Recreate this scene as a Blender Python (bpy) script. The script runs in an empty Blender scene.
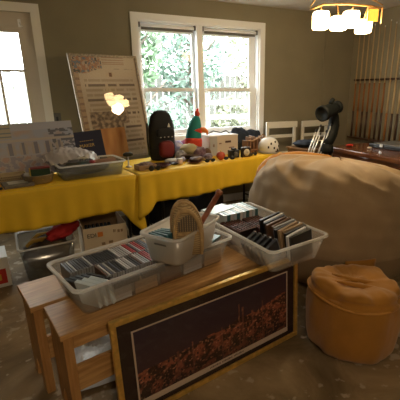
import bpy, bmesh, math, random
from mathutils import Vector, Matrix, noise
random.seed(7)
SC = bpy.context.scene
COL = SC.collection
R = math.radians
PI = math.pi

# ---------------------------------------------------------------- materials
def mat(name, col, rough=0.6, metal=0.0, var=0.0, scale=8.0, bump=0.0, bscale=40.0, col2=None, emit=None, es=0, trans=0.0, spec=0.5, coat=0.0, stretch=None, sheen=0.0):
    m = bpy.data.materials.new(name); m.use_nodes = True
    nt = m.node_tree; N = nt.nodes; L = nt.links
    b = N['Principled BSDF']
    b.inputs['Base Color'].default_value = (*col, 1)
    b.inputs['Roughness'].default_value = rough
    b.inputs['Metallic'].default_value = metal
    b.inputs['Specular IOR Level'].default_value = spec
    b.inputs['Coat Weight'].default_value = coat
    b.inputs['Sheen Weight'].default_value = sheen
    b.inputs['Transmission Weight'].default_value = trans
    tc = N.new('ShaderNodeTexCoord'); src = tc.outputs['Object']
    if stretch:
        mp = N.new('ShaderNodeMapping'); mp.inputs['Scale'].default_value = stretch
        L.new(src, mp.inputs['Vector']); src = mp.outputs['Vector']
    if var > 0 or col2:
        n = N.new('ShaderNodeTexNoise'); n.inputs['Scale'].default_value = scale; n.inputs['Detail'].default_value = 6
        L.new(src, n.inputs['Vector'])
        r = N.new('ShaderNodeValToRGB')
        c2 = col2 if col2 else tuple(min(1, c*(1+var)) for c in col)
        c1 = col if col2 else tuple(c*(1-var) for c in col)
        r.color_ramp.elements[0].color = (*c1, 1); r.color_ramp.elements[1].color = (*c2, 1)
        r.color_ramp.elements[0].position = .35; r.color_ramp.elements[1].position = .65
        L.new(n.outputs['Fac'], r.inputs['Fac']); L.new(r.outputs['Color'], b.inputs['Base Color'])
    if bump > 0:
        n2 = N.new('ShaderNodeTexNoise'); n2.inputs['Scale'].default_value = bscale; n2.inputs['Detail'].default_value = 4
        L.new(src, n2.inputs['Vector'])
        bp = N.new('ShaderNodeBump'); bp.inputs['Strength'].default_value = bump; bp.inputs['Distance'].default_value = .01
        L.new(n2.outputs['Fac'], bp.inputs['Height']); L.new(bp.outputs['Normal'], b.inputs['Normal'])
    if emit:
        b.inputs['Emission Color'].default_value = (*emit, 1); b.inputs['Emission Strength'].default_value = es
    return m

def attr_mat(name, rough=0.6, spec=.4, coat=0.0):
    m = bpy.data.materials.new(name); m.use_nodes = True
    N = m.node_tree.nodes; b = N['Principled BSDF']
    a = N.new('ShaderNodeVertexColor'); a.layer_name = 'print'
    m.node_tree.links.new(a.outputs['Color'], b.inputs['Base Color'])
    b.inputs['Roughness'].default_value = rough; b.inputs['Specular IOR Level'].default_value = spec
    b.inputs['Coat Weight'].default_value = coat; b.inputs['Coat Roughness'].default_value = .03
    return m

def plastic(name, tint, clear=.5, rough=.25):
    m = bpy.data.materials.new(name); m.use_nodes = True
    nt = m.node_tree; N = nt.nodes; L = nt.links
    out = N['Material Output']; N.remove(N['Principled BSDF'])
    d = N.new('ShaderNodeBsdfDiffuse'); d.inputs['Color'].default_value = (*tint, 1)
    tl = N.new('ShaderNodeBsdfTranslucent'); tl.inputs['Color'].default_value = (*tint, 1)
    g = N.new('ShaderNodeBsdfGlossy'); g.inputs['Roughness'].default_value = rough
    t = N.new('ShaderNodeBsdfTransparent'); t.inputs['Color'].default_value = (*[min(1, .25+c) for c in tint], 1)
    m1 = N.new('ShaderNodeMixShader'); m1.inputs[0].default_value = .5
    m2 = N.new('ShaderNodeMixShader'); m2.inputs[0].default_value = clear
    m3 = N.new('ShaderNodeMixShader'); m3.inputs[0].default_value = .09
    L.new(d.outputs[0], m1.inputs[1]); L.new(tl.outputs[0], m1.inputs[2])
    L.new(m1.outputs[0], m2.inputs[1]); L.new(t.outputs[0], m2.inputs[2])
    L.new(m2.outputs[0], m3.inputs[1]); L.new(g.outputs[0], m3.inputs[2])
    L.new(m3.outputs[0], out.inputs['Surface'])
    return m

def glass(name, tint=(1, 1, 1), gl=.08):
    m = bpy.data.materials.new(name); m.use_nodes = True
    nt = m.node_tree; N = nt.nodes; L = nt.links
    out = N['Material Output']; N.remove(N['Principled BSDF'])
    t = N.new('ShaderNodeBsdfTransparent'); t.inputs['Color'].default_value = (*tint, 1)
    g = N.new('ShaderNodeBsdfGlossy'); g.inputs['Roughness'].default_value = .02
    mx = N.new('ShaderNodeMixShader'); mx.inputs[0].default_value = gl
    L.new(t.outputs[0], mx.inputs[1]); L.new(g.outputs[0], mx.inputs[2]); L.new(mx.outputs[0], out.inputs['Surface'])
    return m

def floor_mat():
    m = mat('concrete', (.13, .095, .055), .68, spec=.3)
    nt = m.node_tree; N = nt.nodes; L = nt.links; b = N['Principled BSDF']
    tc = N.new('ShaderNodeTexCoord')
    n = N.new('ShaderNodeTexNoise'); n.inputs['Scale'].default_value = 2.2; n.inputs['Detail'].default_value = 8; n.inputs['Roughness'].default_value = .6
    n.inputs['Distortion'].default_value = .6
    L.new(tc.outputs['Object'], n.inputs['Vector'])
    r = N.new('ShaderNodeValToRGB'); cr = r.color_ramp
    cr.elements[0].position = .3; cr.elements[0].color = (.10, .068, .034, 1)
    cr.elements[1].position = .72; cr.elements[1].color = (.44, .32, .18, 1)
    e = cr.elements.new(.5); e.color = (.22, .155, .082, 1)
    L.new(n.outputs['Fac'], r.inputs['Fac'])
    # dried paint splashes of several sizes
    n3 = N.new('ShaderNodeTexNoise'); n3.inputs['Scale'].default_value = 14; n3.inputs['Detail'].default_value = 3
    L.new(tc.outputs['Object'], n3.inputs['Vector'])
    n4 = N.new('ShaderNodeTexNoise'); n4.inputs['Scale'].default_value = 1.1
    L.new(tc.outputs['Object'], n4.inputs['Vector'])
    mu = N.new('ShaderNodeMath'); mu.operation = 'MULTIPLY_ADD'; mu.inputs[1].default_value = .45
    L.new(n4.outputs['Fac'], mu.inputs[0]); L.new(n3.outputs['Fac'], mu.inputs[2])
    r2 = N.new('ShaderNodeValToRGB'); r2.color_ramp.elements[0].position = .80; r2.color_ramp.elements[1].position = .86
    L.new(mu.outputs[0], r2.inputs['Fac'])
    v = N.new('ShaderNodeTexVoronoi'); v.inputs['Scale'].default_value = 9; v.inputs['Randomness'].default_value = 1
    L.new(tc.outputs['Object'], v.inputs['Vector'])
    r3 = N.new('ShaderNodeValToRGB'); r3.color_ramp.elements[0].position = .06; r3.color_ramp.elements[0].color = (1, 1, 1, 1)
    r3.color_ramp.elements[1].position = .11; r3.color_ramp.elements[1].color = (0, 0, 0, 1)
    L.new(v.outputs['Distance'], r3.inputs['Fac'])
    add = N.new('ShaderNodeMath'); add.operation = 'MAXIMUM'
    L.new(r2.outputs['Color'], add.inputs[0]); L.new(r3.outputs['Color'], add.inputs[1])
    sc = N.new('ShaderNodeMath'); sc.operation = 'MULTIPLY'; sc.inputs[1].default_value = .55
    L.new(add.outputs[0], sc.inputs[0])
    mx = N.new('ShaderNodeMix'); mx.data_type = 'RGBA'
    L.new(sc.outputs[0], mx.inputs['Factor']); L.new(r.outputs['Color'], mx.inputs['A']); mx.inputs['B'].default_value = (.55, .47, .36, 1)
    L.new(mx.outputs['Result'], b.inputs['Base Color'])
    bp = N.new('ShaderNodeBump'); bp.inputs['Strength'].default_value = .25; bp.inputs['Distance'].default_value = .01
    L.new(n.outputs['Fac'], bp.inputs['Height']); L.new(bp.outputs['Normal'], b.inputs['Normal'])
    return m

def wave_mat(name, c1, c2, scale, rough=.5, dirn='X', dist=1.0, prof='SIN'):
    m = mat(name, c1, rough)
    nt = m.node_tree; N = nt.nodes; L = nt.links; b = N['Principled BSDF']
    tc = [n for n in N if n.type == 'TEX_COORD'][0]
    w = N.new('ShaderNodeTexWave'); w.inputs['Scale'].default_value = scale; w.bands_direction = dirn
    w.inputs['Distortion'].default_value = dist; w.inputs['Detail'].default_value = 2; w.wave_profile = prof
    L.new(tc.outputs['Object'], w.inputs['Vector'])
    r = N.new('ShaderNodeValToRGB'); r.color_ramp.elements[0].color = (*c1, 1); r.color_ramp.elements[1].color = (*c2, 1)
    L.new(w.outputs['Fac'], r.inputs['Fac']); L.new(r.outputs['Color'], b.inputs['Base Color'])
    return m

WALL = mat('olive_beige_paint', (.25, .222, .155), .85, var=.05, scale=3, bump=.05, bscale=90)
CEIL = mat('ceiling_paint', (.62, .60, .57), .9, bump=.05, bscale=80)
FLOOR = floor_mat()
TRIM = mat('white_trim', (.84, .82, .80), .45)
WTRIM = mat('window_white', (.86, .88, .90), .4)
DOORW = mat('door_paint', (.64, .57, .50), .45)
SHADEM = mat('shade_white', (.9, .9, .9), .6)
GREY = mat('bracket_grey', (.12, .12, .12), .5)
GLASS = glass('pane_glass', (.97, 1, .99), .02)
YEL = mat('yellow_cloth', (.86, .56, .022), .6, var=.05, scale=5, bump=.08, bscale=6)
PINE = mat('pine_wood', (.42, .22, .075), .42, col2=(.64, .38, .155), scale=5, bump=.04, bscale=20, stretch=(1.2, 12, 12))
PINEV = mat('pine_wood_upright', (.40, .20, .065), .45, col2=(.56, .31, .115), scale=5, bump=.04, bscale=20, stretch=(12, 12, 1.2))
GOLD = mat('gold_frame', (.78, .50, .13), .30, metal=.6, var=.15, scale=30)
MATB = mat('maroon_mat_board', (.022, .008, .008), .7)
MATW = mat('cream_mat_line', (.62, .50, .40), .7)
FROST = plastic('frosted_plastic', (.97, .95, .92), .76)
FROST2 = plastic('cloudy_plastic', (.97, .95, .92), .50)
CLEAR = plastic('clear_plastic', (.60, .62, .62), .86, .15)
TAN = mat('tan_cover', (.40, .285, .165), .8, var=.07, scale=4, bump=.1, bscale=60, sheen=.2)
ORA = mat('orange_suede', (.40, .175, .018), .8, var=.12, scale=5, bump=.2, bscale=25, sheen=.3)
BLACK = mat('black_plastic', (.012, .012, .013), .35)
BLACKF = mat('black_fabric', (.014, .015, .018), .85, bump=.3, bscale=80)
NAVY = mat('navy_fabric', (.016, .026, .05), .85, bump=.3, bscale=50, var=.3, scale=12)
DWOOD = mat('dark_table_wood', (.10, .035, .015), .25, col2=(.17, .065, .028), scale=4, stretch=(10, 1, 10), coat=.3)
CUEL = mat('maple_shaft', (.50, .36, .19), .35)
CUEO = mat('orange_brown_butt', (.30, .12, .03), .3)
CUED = mat('dark_butt', (.07, .035, .02), .3)
WHITE = mat('white_paint', (.75, .74, .70), .4)
CARD = mat('white_cardboard', (.70, .60, .45), .8, var=.04, scale=4)
CARDI = mat('brown_cardboard_inside', (.34, .22, .12), .85)
SILVER = mat('silver_metal', (.80, .80, .80), .35, metal=.6)
RED = mat('red_cloth', (.42, .015, .018), .8, bump=.3, bscale=25)
REDH = mat('red_plastic', (.5, .03, .02), .35)
GOLDT = mat('gold_foil', (.65, .45, .14), .4, metal=.5)
WICK = wave_mat('woven_straw', (.30, .21, .10), (.62, .46, .25), 34, .7, 'Z', 3)
BRASS = mat('lamp_brass', (.60, .38, .16), .35, metal=.7)

# ---------------------------------------------------------------- mesh builder
class M:
    def __init__(s): s.bm = bmesh.new(); s.mi = 0
    def faces(s, vs, fs, smooth=False):
        v = [s.bm.verts.new(p) for p in vs]
        for f in fs:
            try:
                fc = s.bm.faces.new([v[i] for i in f]); fc.material_index = s.mi; fc.smooth = smooth
            except ValueError: pass
        return s
    def box(s, c, d, rot=None, bev=0):
        hx, hy, hz = [k/2 for k in d]
        vs = [Vector((x*hx, y*hy, z*hz)) for z in (-1, 1) for y in (-1, 1) for x in (-1, 1)]
        if rot is not None: vs = [rot @ v for v in vs]
        vs = [v+Vector(c) for v in vs]
        t = bmesh.new(); bv = [t.verts.new(p) for p in vs]
        for f in ((0, 2, 3, 1), (4, 5, 7, 6), (0, 1, 5, 4), (2, 6, 7, 3), (0, 4, 6, 2), (1, 3, 7, 5)): t.faces.new([bv[i] for i in f])
        if bev: bmesh.ops.bevel(t, geom=t.edges[:], offset=bev, segments=2, affect='EDGES', profile=.6)
        t.verts.index_update()
        s.faces([v.co.copy() for v in t.verts], [[v.index for v in f.verts] for f in t.faces])
        t.free(); return s
    def box2(s, a, b, bev=0):
        return s.box([(a[i]+b[i])/2 for i in range(3)], [abs(b[i]-a[i]) for i in range(3)], None, bev)
    def tube(s, pts, r, n=8, cap=True):
        pts = [Vector(p) for p in pts]; rs = r if isinstance(r, (list, tuple)) else [r]*len(pts)
        vs = []; ref = None
        for i, p in enumerate(pts):
            t = (pts[min(i+1, len(pts)-1)]-pts[max(i-1, 0)]).normalized()
            if ref is None: ref = Vector((0, 0, 1)) if abs(t.z) < .9 else Vector((1, 0, 0))
            u = t.cross(ref).normalized(); w = u.cross(t).normalized(); ref = w
            for k in range(n):
                a = 2*PI*k/n; vs.append(p+(u*math.cos(a)+w*math.sin(a))*rs[i])
        fs = [(i*n+k, i*n+(k+1) % n, (i+1)*n+(k+1) % n, (i+1)*n+k) for i in range(len(pts)-1) for k in range(n)]
        if cap: fs += [tuple(range(n))[::-1], tuple((len(pts)-1)*n+k for k in range(n))]
        return s.faces(vs, fs, True)
    def lathe(s, prof, n=24, c=(0, 0, 0), rot=None):
        vs = []
        for r, z in prof:
            for k in range(n):
                a = 2*PI*k/n; v = Vector((r*math.cos(a), r*math.sin(a), z))
                if rot is not None: v = rot @ v
                vs.append(v+Vector(c))
        fs = [(i*n+k, i*n+(k+1) % n, (i+1)*n+(k+1) % n, (i+1)*n+k) for i in range(len(prof)-1) for k in range(n)]
        if prof[0][0] > 1e-4: fs.append(tuple(range(n))[::-1])
        if prof[-1][0] > 1e-4: fs.append(tuple((len(prof)-1)*n+k for k in range(n)))
        return s.faces(vs, fs, True)
    def blob(s, c, d, seed=0, amp=.15, fr=2.0, n=24, m=14, e=1.0, flat=None, rz=0):
        c = Vector(c); vs = []
        def sp(v, e): return math.copysign(abs(v)**e, v)
        for i in range(m+1):
            ph = -PI/2+PI*i/m
            for k in range(n):
                a = 2*PI*k/n
                u = Vector((sp(math.cos(ph), e)*sp(math.cos(a), e), sp(math.cos(ph), e)*sp(math.sin(a), e), sp(math.sin(ph), e)))
                q = 1+amp*noise.noise(u*fr+Vector((seed*7.3, seed, 0)))+amp*.5*noise.noise(u*fr*2.7+Vector((seed, 3, 1)))
                p = Vector((u.x*d[0]/2, u.y*d[1]/2, u.z*d[2]/2))*q
                p = Matrix.Rotation(rz, 3, 'Z') @ p
                p += c
                if flat is not None: p.z = max(p.z, flat)
                vs.append(p)
        fs = [(i*n+k, i*n+(k+1) % n, (i+1)*n+(k+1) % n, (i+1)*n+k) for i in range(m) for k in range(n)]
        s.faces(vs, fs, True)
        return s
    def build(s, name, mats, parent=None, loc=None, rz=0, bevel=0, sub=0):
        bmesh.ops.remove_doubles(s.bm, verts=s.bm.verts, dist=1e-5)
        bmesh.ops.recalc_face_normals(s.bm, faces=s.bm.faces)
        me = bpy.data.meshes.new(name); s.bm.to_mesh(me); s.bm.free()
        for m in (mats if isinstance(mats, (list, tuple)) else [mats]): me.materials.append(m)
        o = bpy.data.objects.new(name, me); COL.objects.link(o)
        if parent: o.parent = parent
        if loc: o.location = loc
        o.rotation_euler.z = rz
        if bevel:
            b = o.modifiers.new('b', 'BEVEL'); b.width = bevel; b.segments = 2
        if sub:
            b = o.modifiers.new('s', 'SUBSURF'); b.levels = sub; b.render_levels = sub
        return o

def tag(o, label=None, cat=None, group=None, kind=None):
    if label: o['label'] = label
    if cat: o['category'] = cat
    if group: o['group'] = group
    if kind: o['kind'] = kind
    return o
def thing(name, label, cat, loc=(0, 0, 0), rz=0, group=None):
    o = bpy.data.objects.new(name, None); COL.objects.link(o); o.location = loc; o.rotation_euler.z = rz
    o.empty_display_size = .1
    return tag(o, label, cat, group)
def struct(name, mb, m): return tag(mb.build(name, m), kind='structure')
def dup(o, loc, rz=None, label=None, group=None):
    c = o.copy(); COL.objects.link(c); c.location = loc
    if rz is not None: c.rotation_euler.z = rz
    if label: c['label'] = label
    if group: c['group'] = group
    for ch in list(o.children):
        d = ch.copy(); COL.objects.link(d); d.parent = c
        for g in ch.children:
            e = g.copy(); COL.objects.link(e); e.parent = d
    return c
def mix(a, b, t): return tuple(a[i]*(1-t)+b[i]*t for i in range(3))

def picture(name, w, h, nx, ny, fn, m, parent=None, y=0.0, z0=0.0, x0=None):
    """printed sheet standing in local xz, facing -y; fn(u,v)->linear rgb"""
    if x0 is None: x0 = -w/2
    me = bpy.data.meshes.new(name)
    vs = [(x0+w*i/nx, y, z0+h*j/ny) for j in range(ny+1) for i in range(nx+1)]
    fs = [(j*(nx+1)+i, j*(nx+1)+i+1, (j+1)*(nx+1)+i+1, (j+1)*(nx+1)+i) for j in range(ny) for i in range(nx)]
    me.from_pydata(vs, [], fs); me.materials.append(m)
    ca = me.color_attributes.new('print', 'FLOAT_COLOR', 'CORNER')
    k = 0
    for j in range(ny):
        for i in range(nx):
            c = fn((i+.5)/nx, (j+.5)/ny)
            for _ in range(4): ca.data[k].color = (*c, 1); k += 1
    o = bpy.data.objects.new(name, me); COL.objects.link(o)
    if parent: o.parent = parent
    return o

# ---------------------------------------------------------------- room
WY, RX, LX, FY, H = 4.386, 3.90, -2.2, -2.6, 2.44
wx0, wx1, wz0, wz1 = .87, 2.38, .92, 2.18        # window opening
dx0, dx1, dz1 = -1.04, -.14, 2.165               # door opening
b = M()
T = .14
for a, c in (((LX, 0), (dx0, H)), ((dx0, dz1), (dx1, H)), ((dx1, 0), (wx0, H)), ((wx0, 0), (wx1, wz0)), ((wx0, wz1), (wx1, H)), ((wx1, 0), (RX+.15, H))):
    b.box2((a[0], WY, a[1]), (c[0], WY+T, c[1]))
struct('wall_back', b, WALL)
struct('wall_right', M().box2((RX, FY, 0), (RX+.15, WY-.001, H)), WALL)
struct('wall_left', M().box2((LX-.15, FY, 0), (LX, WY+T, H)), WALL)
struct('wall_front', M().box2((LX-.15, FY-.15, 0), (RX+.15, FY, H)), WALL)
struct('floor', M().box2((LX-.15, FY-.15, -.1), (RX+.15, WY+T, 0)), FLOOR)
struct('ceiling', M().box2((LX-.15, FY-.15, H), (RX+.15, WY+T, H+.1)), CEIL)
struct('baseboard_back', M().box2((dx1+.09, WY-.015, 0), (RX, WY, .10)), TRIM)
struct('trim_1', M().box2((3.40, WY-.012, .1), (3.45, WY, H)), WALL)
# door
b = M()
b.box2((dx0-.08, WY-.022, 0), (dx0, WY, dz1+.08)); b.box2((dx1, WY-.022, 0), (dx1+.08, WY, dz1+.08)); b.box2((dx0, WY-.022, dz1), (dx1, WY, dz1+.08))
struct('trim_2', b, TRIM)
b = M()
gx0, gx1, gz0, gz1 = dx0+.13, dx1-.13, .92, 1.985
y0, y1 = WY+.025, WY+.065
b.box2((dx0, y0, .01), (gx0, y1, dz1)); b.box2((gx1, y0, .01), (dx1, y1, dz1)); b.box2((gx0, y0, gz1), (gx1, y1, dz1)); b.box2((gx0, y0, .01), (gx1, y1, gz0))
for z in (1.635,): b.box2((gx0, y0+.008, z-.011), (gx1, y1-.008, z+.011))
for x in (gx0+.21, gx0+.43): b.box2((x-.010, y0+.009, gz0), (x+.010, y1-.009, gz1))
D = struct('door_1', b, DOORW)
M().box2((gx0, y0+.018, gz0), (gx1, y0+.022, gz1)).build('door_glass', GLASS, D)
b = M(); b.box2((-.258, y0-.012, 2.035), (-.232, y0, 2.105)); b.tube([(-.245, y0-.01, 2.07), (-.235, y0-.03, 2.045), (-.215, y0-.03, 2.04)], .007)
b.build('door_latch', SILVER, D)
# window
b = M()
cw = .07
b.box2((wx0-cw, WY-.025, wz0-.09), (wx0, WY, wz1+cw)); b.box2((wx1, WY-.025, wz0-.09), (wx1+cw, WY, wz1+cw))
b.box2((wx0, WY-.025, wz1), (wx1, WY, wz1+cw)); b.box2((wx0, WY-.06, wz0-.03), (wx1, WY, wz0)); b.box2((wx0, WY-.02, wz0-.09), (wx1, WY, wz0-.03))
cxm = 1.585
b.box2((cxm-.035, WY-.01, wz0), (cxm+.035, WY+T, wz1))
# jamb liners
b.box2((wx0, WY, wz0), (wx0+.015, WY+T, wz1)); b.box2((wx1-.015, WY, wz0), (wx1, WY+T, wz1)); b.box2((wx0, WY, wz1-.015), (wx1, WY+T, wz1)); b.box2((wx0, WY, wz0), (wx1, WY+T, wz0+.02))
WN = struct('window_1', b, WTRIM)
for sx0, sx1 in ((wx0+.015, cxm-.035), (cxm+.035, wx1-.015)):
    f = M()
    r_ = .035 if sx0 < 1.2 else .035
    rr = .038 if sx0 < 1.2 else .09
    ya, yb = WY+.085, WY+.12
    f.box2((sx0, ya, 1.43), (sx0+r_, yb, wz1-.015)); f.box2((sx1-rr, ya, 1.43), (sx1, yb, wz1-.015)); f.box2((sx0+r_, ya, 2.08), (sx1-rr, yb, wz1-.015)); f.box2((sx0+r_, ya, 1.43), (sx1-rr, yb, 1.465))
    so = f.build('window_sash', WTRIM, WN)
    M().box2((sx0+r_, ya+.014, 1.465), (sx1-rr, ya+.018, 2.08)).build('window_pane', GLASS, so)
    f = M(); ya, yb = WY+.045, WY+.08
    f.box2((sx0, ya, wz0+.02), (sx0+r_, yb, 1.475)); f.box2((sx1-rr, ya, wz0+.02), (sx1, yb, 1.475)); f.box2((sx0+r_, ya, wz0+.02), (sx1-rr, yb, wz0+.07)); f.box2((sx0+r_, ya, 1.435), (sx1-rr, yb, 1.475))
    so = f.build('window_sash', WTRIM, WN)
    M().box2((sx0+r_, ya+.014, wz0+.07), (sx1-rr, ya+.018, 1.435)).build('window_pane', GLASS, so)
for nm, sx0, sx1, lab in (('l', wx0+.02, cxm-.04, 'white rolled roller shade at the top of the left window half'), ('r', cxm+.04, wx1-.02, 'white rolled roller shade at the top of the right window half')):
    t = thing('roller_shade', lab, 'roller shade', ((sx0+sx1)/2, WY+.03, 2.135), 0, 'roller shades')
    w = (sx1-sx0)/2
    M().tube([(-w+.02, 0, 0), (w-.02, 0, 0)], .018, 12).build('shade_roll', SHADEM, t)
    M().box2((-w+.03, -.004, -.045), (w-.03, .0, -.012)).build('shade_hem', GREY, t)
    for s in (-1, 1): M().box2((s*w-s*.018, -.02, -.022), (s*w, .02, .028)).build('bracket', GREY, t)
# wall switch
t = thing('light_switch', 'dark grey switch plate on the wall right of the glazed door', 'switch', (-.03, WY-.004, 1.16))
M().box((0, 0, 0), (.075, .008, .12), None, .002).build('cover_plate', GREY, t)
M().box((0, -.008, 0), (.022, .010, .045), None, .002).build('rocker', BLACK, t)

# ---------------------------------------------------------------- outside
GR = mat('outside_ground', (.14, .14, .10), .9, var=.3, scale=2)
struct('trim_3', M().box2((-8, WY+T+.01, -.4), (12, 16, -.15)), GR)
bpy.data.objects['trim_3'].name = 'ground'
FEN = mat('weathered_fence', (.22, .23, .22), .9, var=.15, scale=3)
t = thing('wooden_fence', 'pale weathered board fence beyond the window', 'fence', (0, 9.2, -.15))
b = M()
for i in range(95):
    x = -5+i*.15; b.box2((x, 0, .05), (x+.135, .02, 1.95+.02*random.random()))
tag(b.build('fence_boards', FEN, t))
for i in range(6): M().box2((-5+i*2.6, .03, 0), (-4.9+i*2.6, .13, 2.0)).build('fence_post', FEN, t)
for z in (.4, 1.6): M().box2((-5, .021, z), (9.2, .06, z+.09)).build('fence_rail', FEN, t)
BARK = mat('bark', (.16, .13, .11), .9, var=.3, scale=8)
LEAF = [mat('leaf_green', (.10, .17, .10), .7, var=.35, scale=3), mat('leaf_teal', (.17, .26, .22), .7, var=.3, scale=3), mat('leaf_olive', (.16, .18, .12), .7, var=.3, scale=3)]
def crown(c, d, n, m, parent, sz=.10, seed=0):
    rnd = random.Random(seed); vs = []; fs = []
    for i in range(n):
        while True:
            p = Vector((rnd.uniform(-1, 1), rnd.uniform(-1, 1), rnd.uniform(-1, 1)))
            if p.length < 1 and noise.noise(p*2.4+Vector((seed, 0, 0))) > -.22: break
        p = Vector((p.x*d[0], p.y*d[1], p.z*d[2]))+Vector(c)
        a = Vector((rnd.gauss(0, 1), rnd.gauss(0, 1), rnd.gauss(0, 1))).normalized(); q = a.orthogonal().normalized()
        k = len(vs); s_ = sz*rnd.uniform(.6, 1.3)
        vs += [p-a*s_, p+q*s_*.45, p+a*s_, p-q*s_*.45]; fs.append((k, k+1, k+2, k+3))
    me = bpy.data.meshes.new('crown'); me.from_pydata(vs, [], fs); me.materials.append(m)
    o = bpy.data.objects.new('crown', me); COL.objects.link(o); o.parent = parent; return o
trees = [((1.2, 7.5), 3.0, (.72, .6, 1.1), 0, 'bushy green tree outside the left window half'),
         ((2.75, 8.2), 2.9, (.80, .6, 1.3), 1, 'pale blue-green tree outside the middle of the window'),
         ((4.4, 7.9), 3.2, (.85, .7, 1.4), 2, 'olive tree outside the right window half'),
         ((3.4, 11.0), 3.6, (1.8, 1.0, 1.6), 1, 'tall pale tree behind the board fence')]
for i, (p, z, d, mi, lab) in enumerate(trees):
    t = thing('tree', lab, 'tree', (p[0], p[1], -.15), 0, 'trees outside the window')
    b = M(); b.tube([(0, 0, 0), (.04, 0, 1), (-.03, .02, z-.3), (.05, 0, z+.5)], [.09, .07, .05, .02])
    for k in range(9):
        a = k*2.4; zz = 1.0+k*.22
        b.tube([(0, 0, zz), (math.cos(a)*.4, math.sin(a)*.3, zz+.35), (math.cos(a)*.8, math.sin(a)*.5, zz+.8)], [.03, .02, .008], 5)
    b.build('trunk', BARK, t)
    crown((0, 0, z-.55), d, 1300, LEAF[mi], t, .09, i+1)
for x, y, lab, mi in ((1.75, 6.9, 'low green shrub outside below the left window half', 1), (3.3, 7.2, 'low olive shrub outside beside the rail fence', 2)):
    t = thing('shrub', lab, 'shrub', (x, y, -.15))
    crown((0, 0, .75), (.55, .4, .75), 900, LEAF[mi], t, .07, int(x*10))
    b = M()
    for k in range(5): b.tube([(0, 0, 0), (math.cos(k*1.3)*.2, math.sin(k*1.3)*.2, .9)], .012, 5)
    b.build('stem', BARK, t)
t = thing('rail_fence', 'white horizontal rail fence outside the lower right window', 'fence', (2.3, 6.2, -.15))
RAILM = mat('rail_fence_paint', (.36, .36, .34), .7)  # one even pale grey on rails and posts
for k in range(5): M().box2((0, 0, .35+k*.25), (2.2, .03, .43+k*.25)).build('fence_rail', RAILM, t)
for k in range(3): M().box2((k*1.05, .032, 0), (k*1.05+.08, .11, 1.55)).build('fence_post', RAILM, t)

# ---------------------------------------------------------------- folding tables + cloths
def table(x, y, ang, lab):
    """origin = front right corner; table runs to local -x, back to +y"""
    t = thing('folding_table', lab, 'table', (x, y, 0), R(ang), 'folding tables along the window wall')
    L, W = 1.80, .72
    M().box2((-L, 0, .70), (0, W, .735), .006).build('tabletop', mat('table_grey', (.4, .4, .38), .5), t)
    for sx in (-.045, -L+.25):
        for yy in (.08, W-.08): M().tube([(sx, yy, 0), (sx, yy, .70)], .014).build('leg', BLACK, t)
        M().tube([(sx, .08, .12), (sx, W-.08, .12)], .010).build('leg_brace', BLACK, t)
    return t
def cloth(x, y, ang, lab, drop, corner, dl, dr, seed):
    L, W = 1.82, .74; Z = .742; e = .012
    path = []  # perimeter: back-left -> front-left -> front-right -> back-right
    def seg(a, c, n):
        for i in range(n): path.append((a[0]+(c[0]-a[0])*i/n, a[1]+(c[1]-a[1])*i/n))
    A, B_, C_, D_ = (-L+e, W-e-.01), (-L+e, -e), (e, -e), (e, W-e-.01)
    seg(A, B_, 24); seg(B_, C_, 96); seg(C_, D_, 24); path.append(D_)
    n = len(path); rows = 12; vs = []; rnd = random.Random(seed)
    for j in range(rows+1):
        t = j/rows
        for i, (px, py) in enumerate(path):
            # outward normal & distance to corners
            if i < 24: nx, ny, d = -1, 0, dl
            elif i <= 120: nx, ny, d = 0, -1, drop
            else: nx, ny, d = 1, 0, dr
            dc = min(math.hypot(px-B_[0], py-B_[1]), math.hypot(px-C_[0], py-C_[1]))
            nearR = math.hypot(px-C_[0], py-C_[1])
            if dc < .08:
                q = Vector(((-1 if px < -L/2 else 1), -1)).normalized(); w = 1-dc/.08
                v = Vector((nx, ny))*(1-w)+q*w; nx, ny = v
            s = i/n
            dd = d+(corner if nearR < .3 else .12)*max(0, 1-dc/.16)**1.2
            out = .004+t*(.012+.010*math.sin(s*62+seed)+.006*math.sin(s*131+seed*2))+t*max(0, 1-dc/.15)*.06
            vs.append((px+nx*out, py+ny*out, Z-dd*t-(0 if j else 0)+.01*math.sin(s*18+seed)*t))
    fs = [(j*n+i, j*n+i+1, (j+1)*n+i+1, (j+1)*n+i) for j in range(rows) for i in range(n-1)]
    b = M(); b.faces(vs, fs, True)
    # top grid with slight rumple
    nx_, ny_ = 60, 16; tv = []
    for j in range(ny_+1):
        for i in range(nx_+1):
            px = A[0]+(C_[0]-A[0])*i/nx_; py = C_[1]+(A[1]-C_[1])*j/ny_
            edge = i in (0, nx_) or j in (0, ny_)
            tv.append((px, py, Z+(0 if edge else .0015*noise.noise(Vector((px*9, py*9, seed))))))
    b.faces(tv, [(j*(nx_+1)+i, j*(nx_+1)+i+1, (j+1)*(nx_+1)+i+1, (j+1)*(nx_+1)+i) for j in range(ny_) for i in range(nx_)], True)
    o = b.build('tablecloth', YEL, None, (x, y, 0), R(ang))
    so = o.modifiers.new('t', 'SOLIDIFY'); so.thickness = .0015; so.offset = 1
    return tag(o, lab, 'tablecloth', 'yellow tablecloths')
table(.515, 3.21, 11.2, 'folding table under the yellow cloth in front of the door')
cloth(.515, 3.21, 11.2, 'yellow tablecloth on the left table, hanging to a point at its right corner', .30, .26, .28, .22, 1)
TA = math.atan2(3.64-3.20, 2.33-.60)
table(2.31, 3.645, math.degrees(TA), 'folding table under the yellow cloth below the window')
cloth(2.31, 3.645, math.degrees(TA), 'yellow tablecloth on the right table below the window', .28, .06, .25, .25, 4)
TZ = .7455

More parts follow.
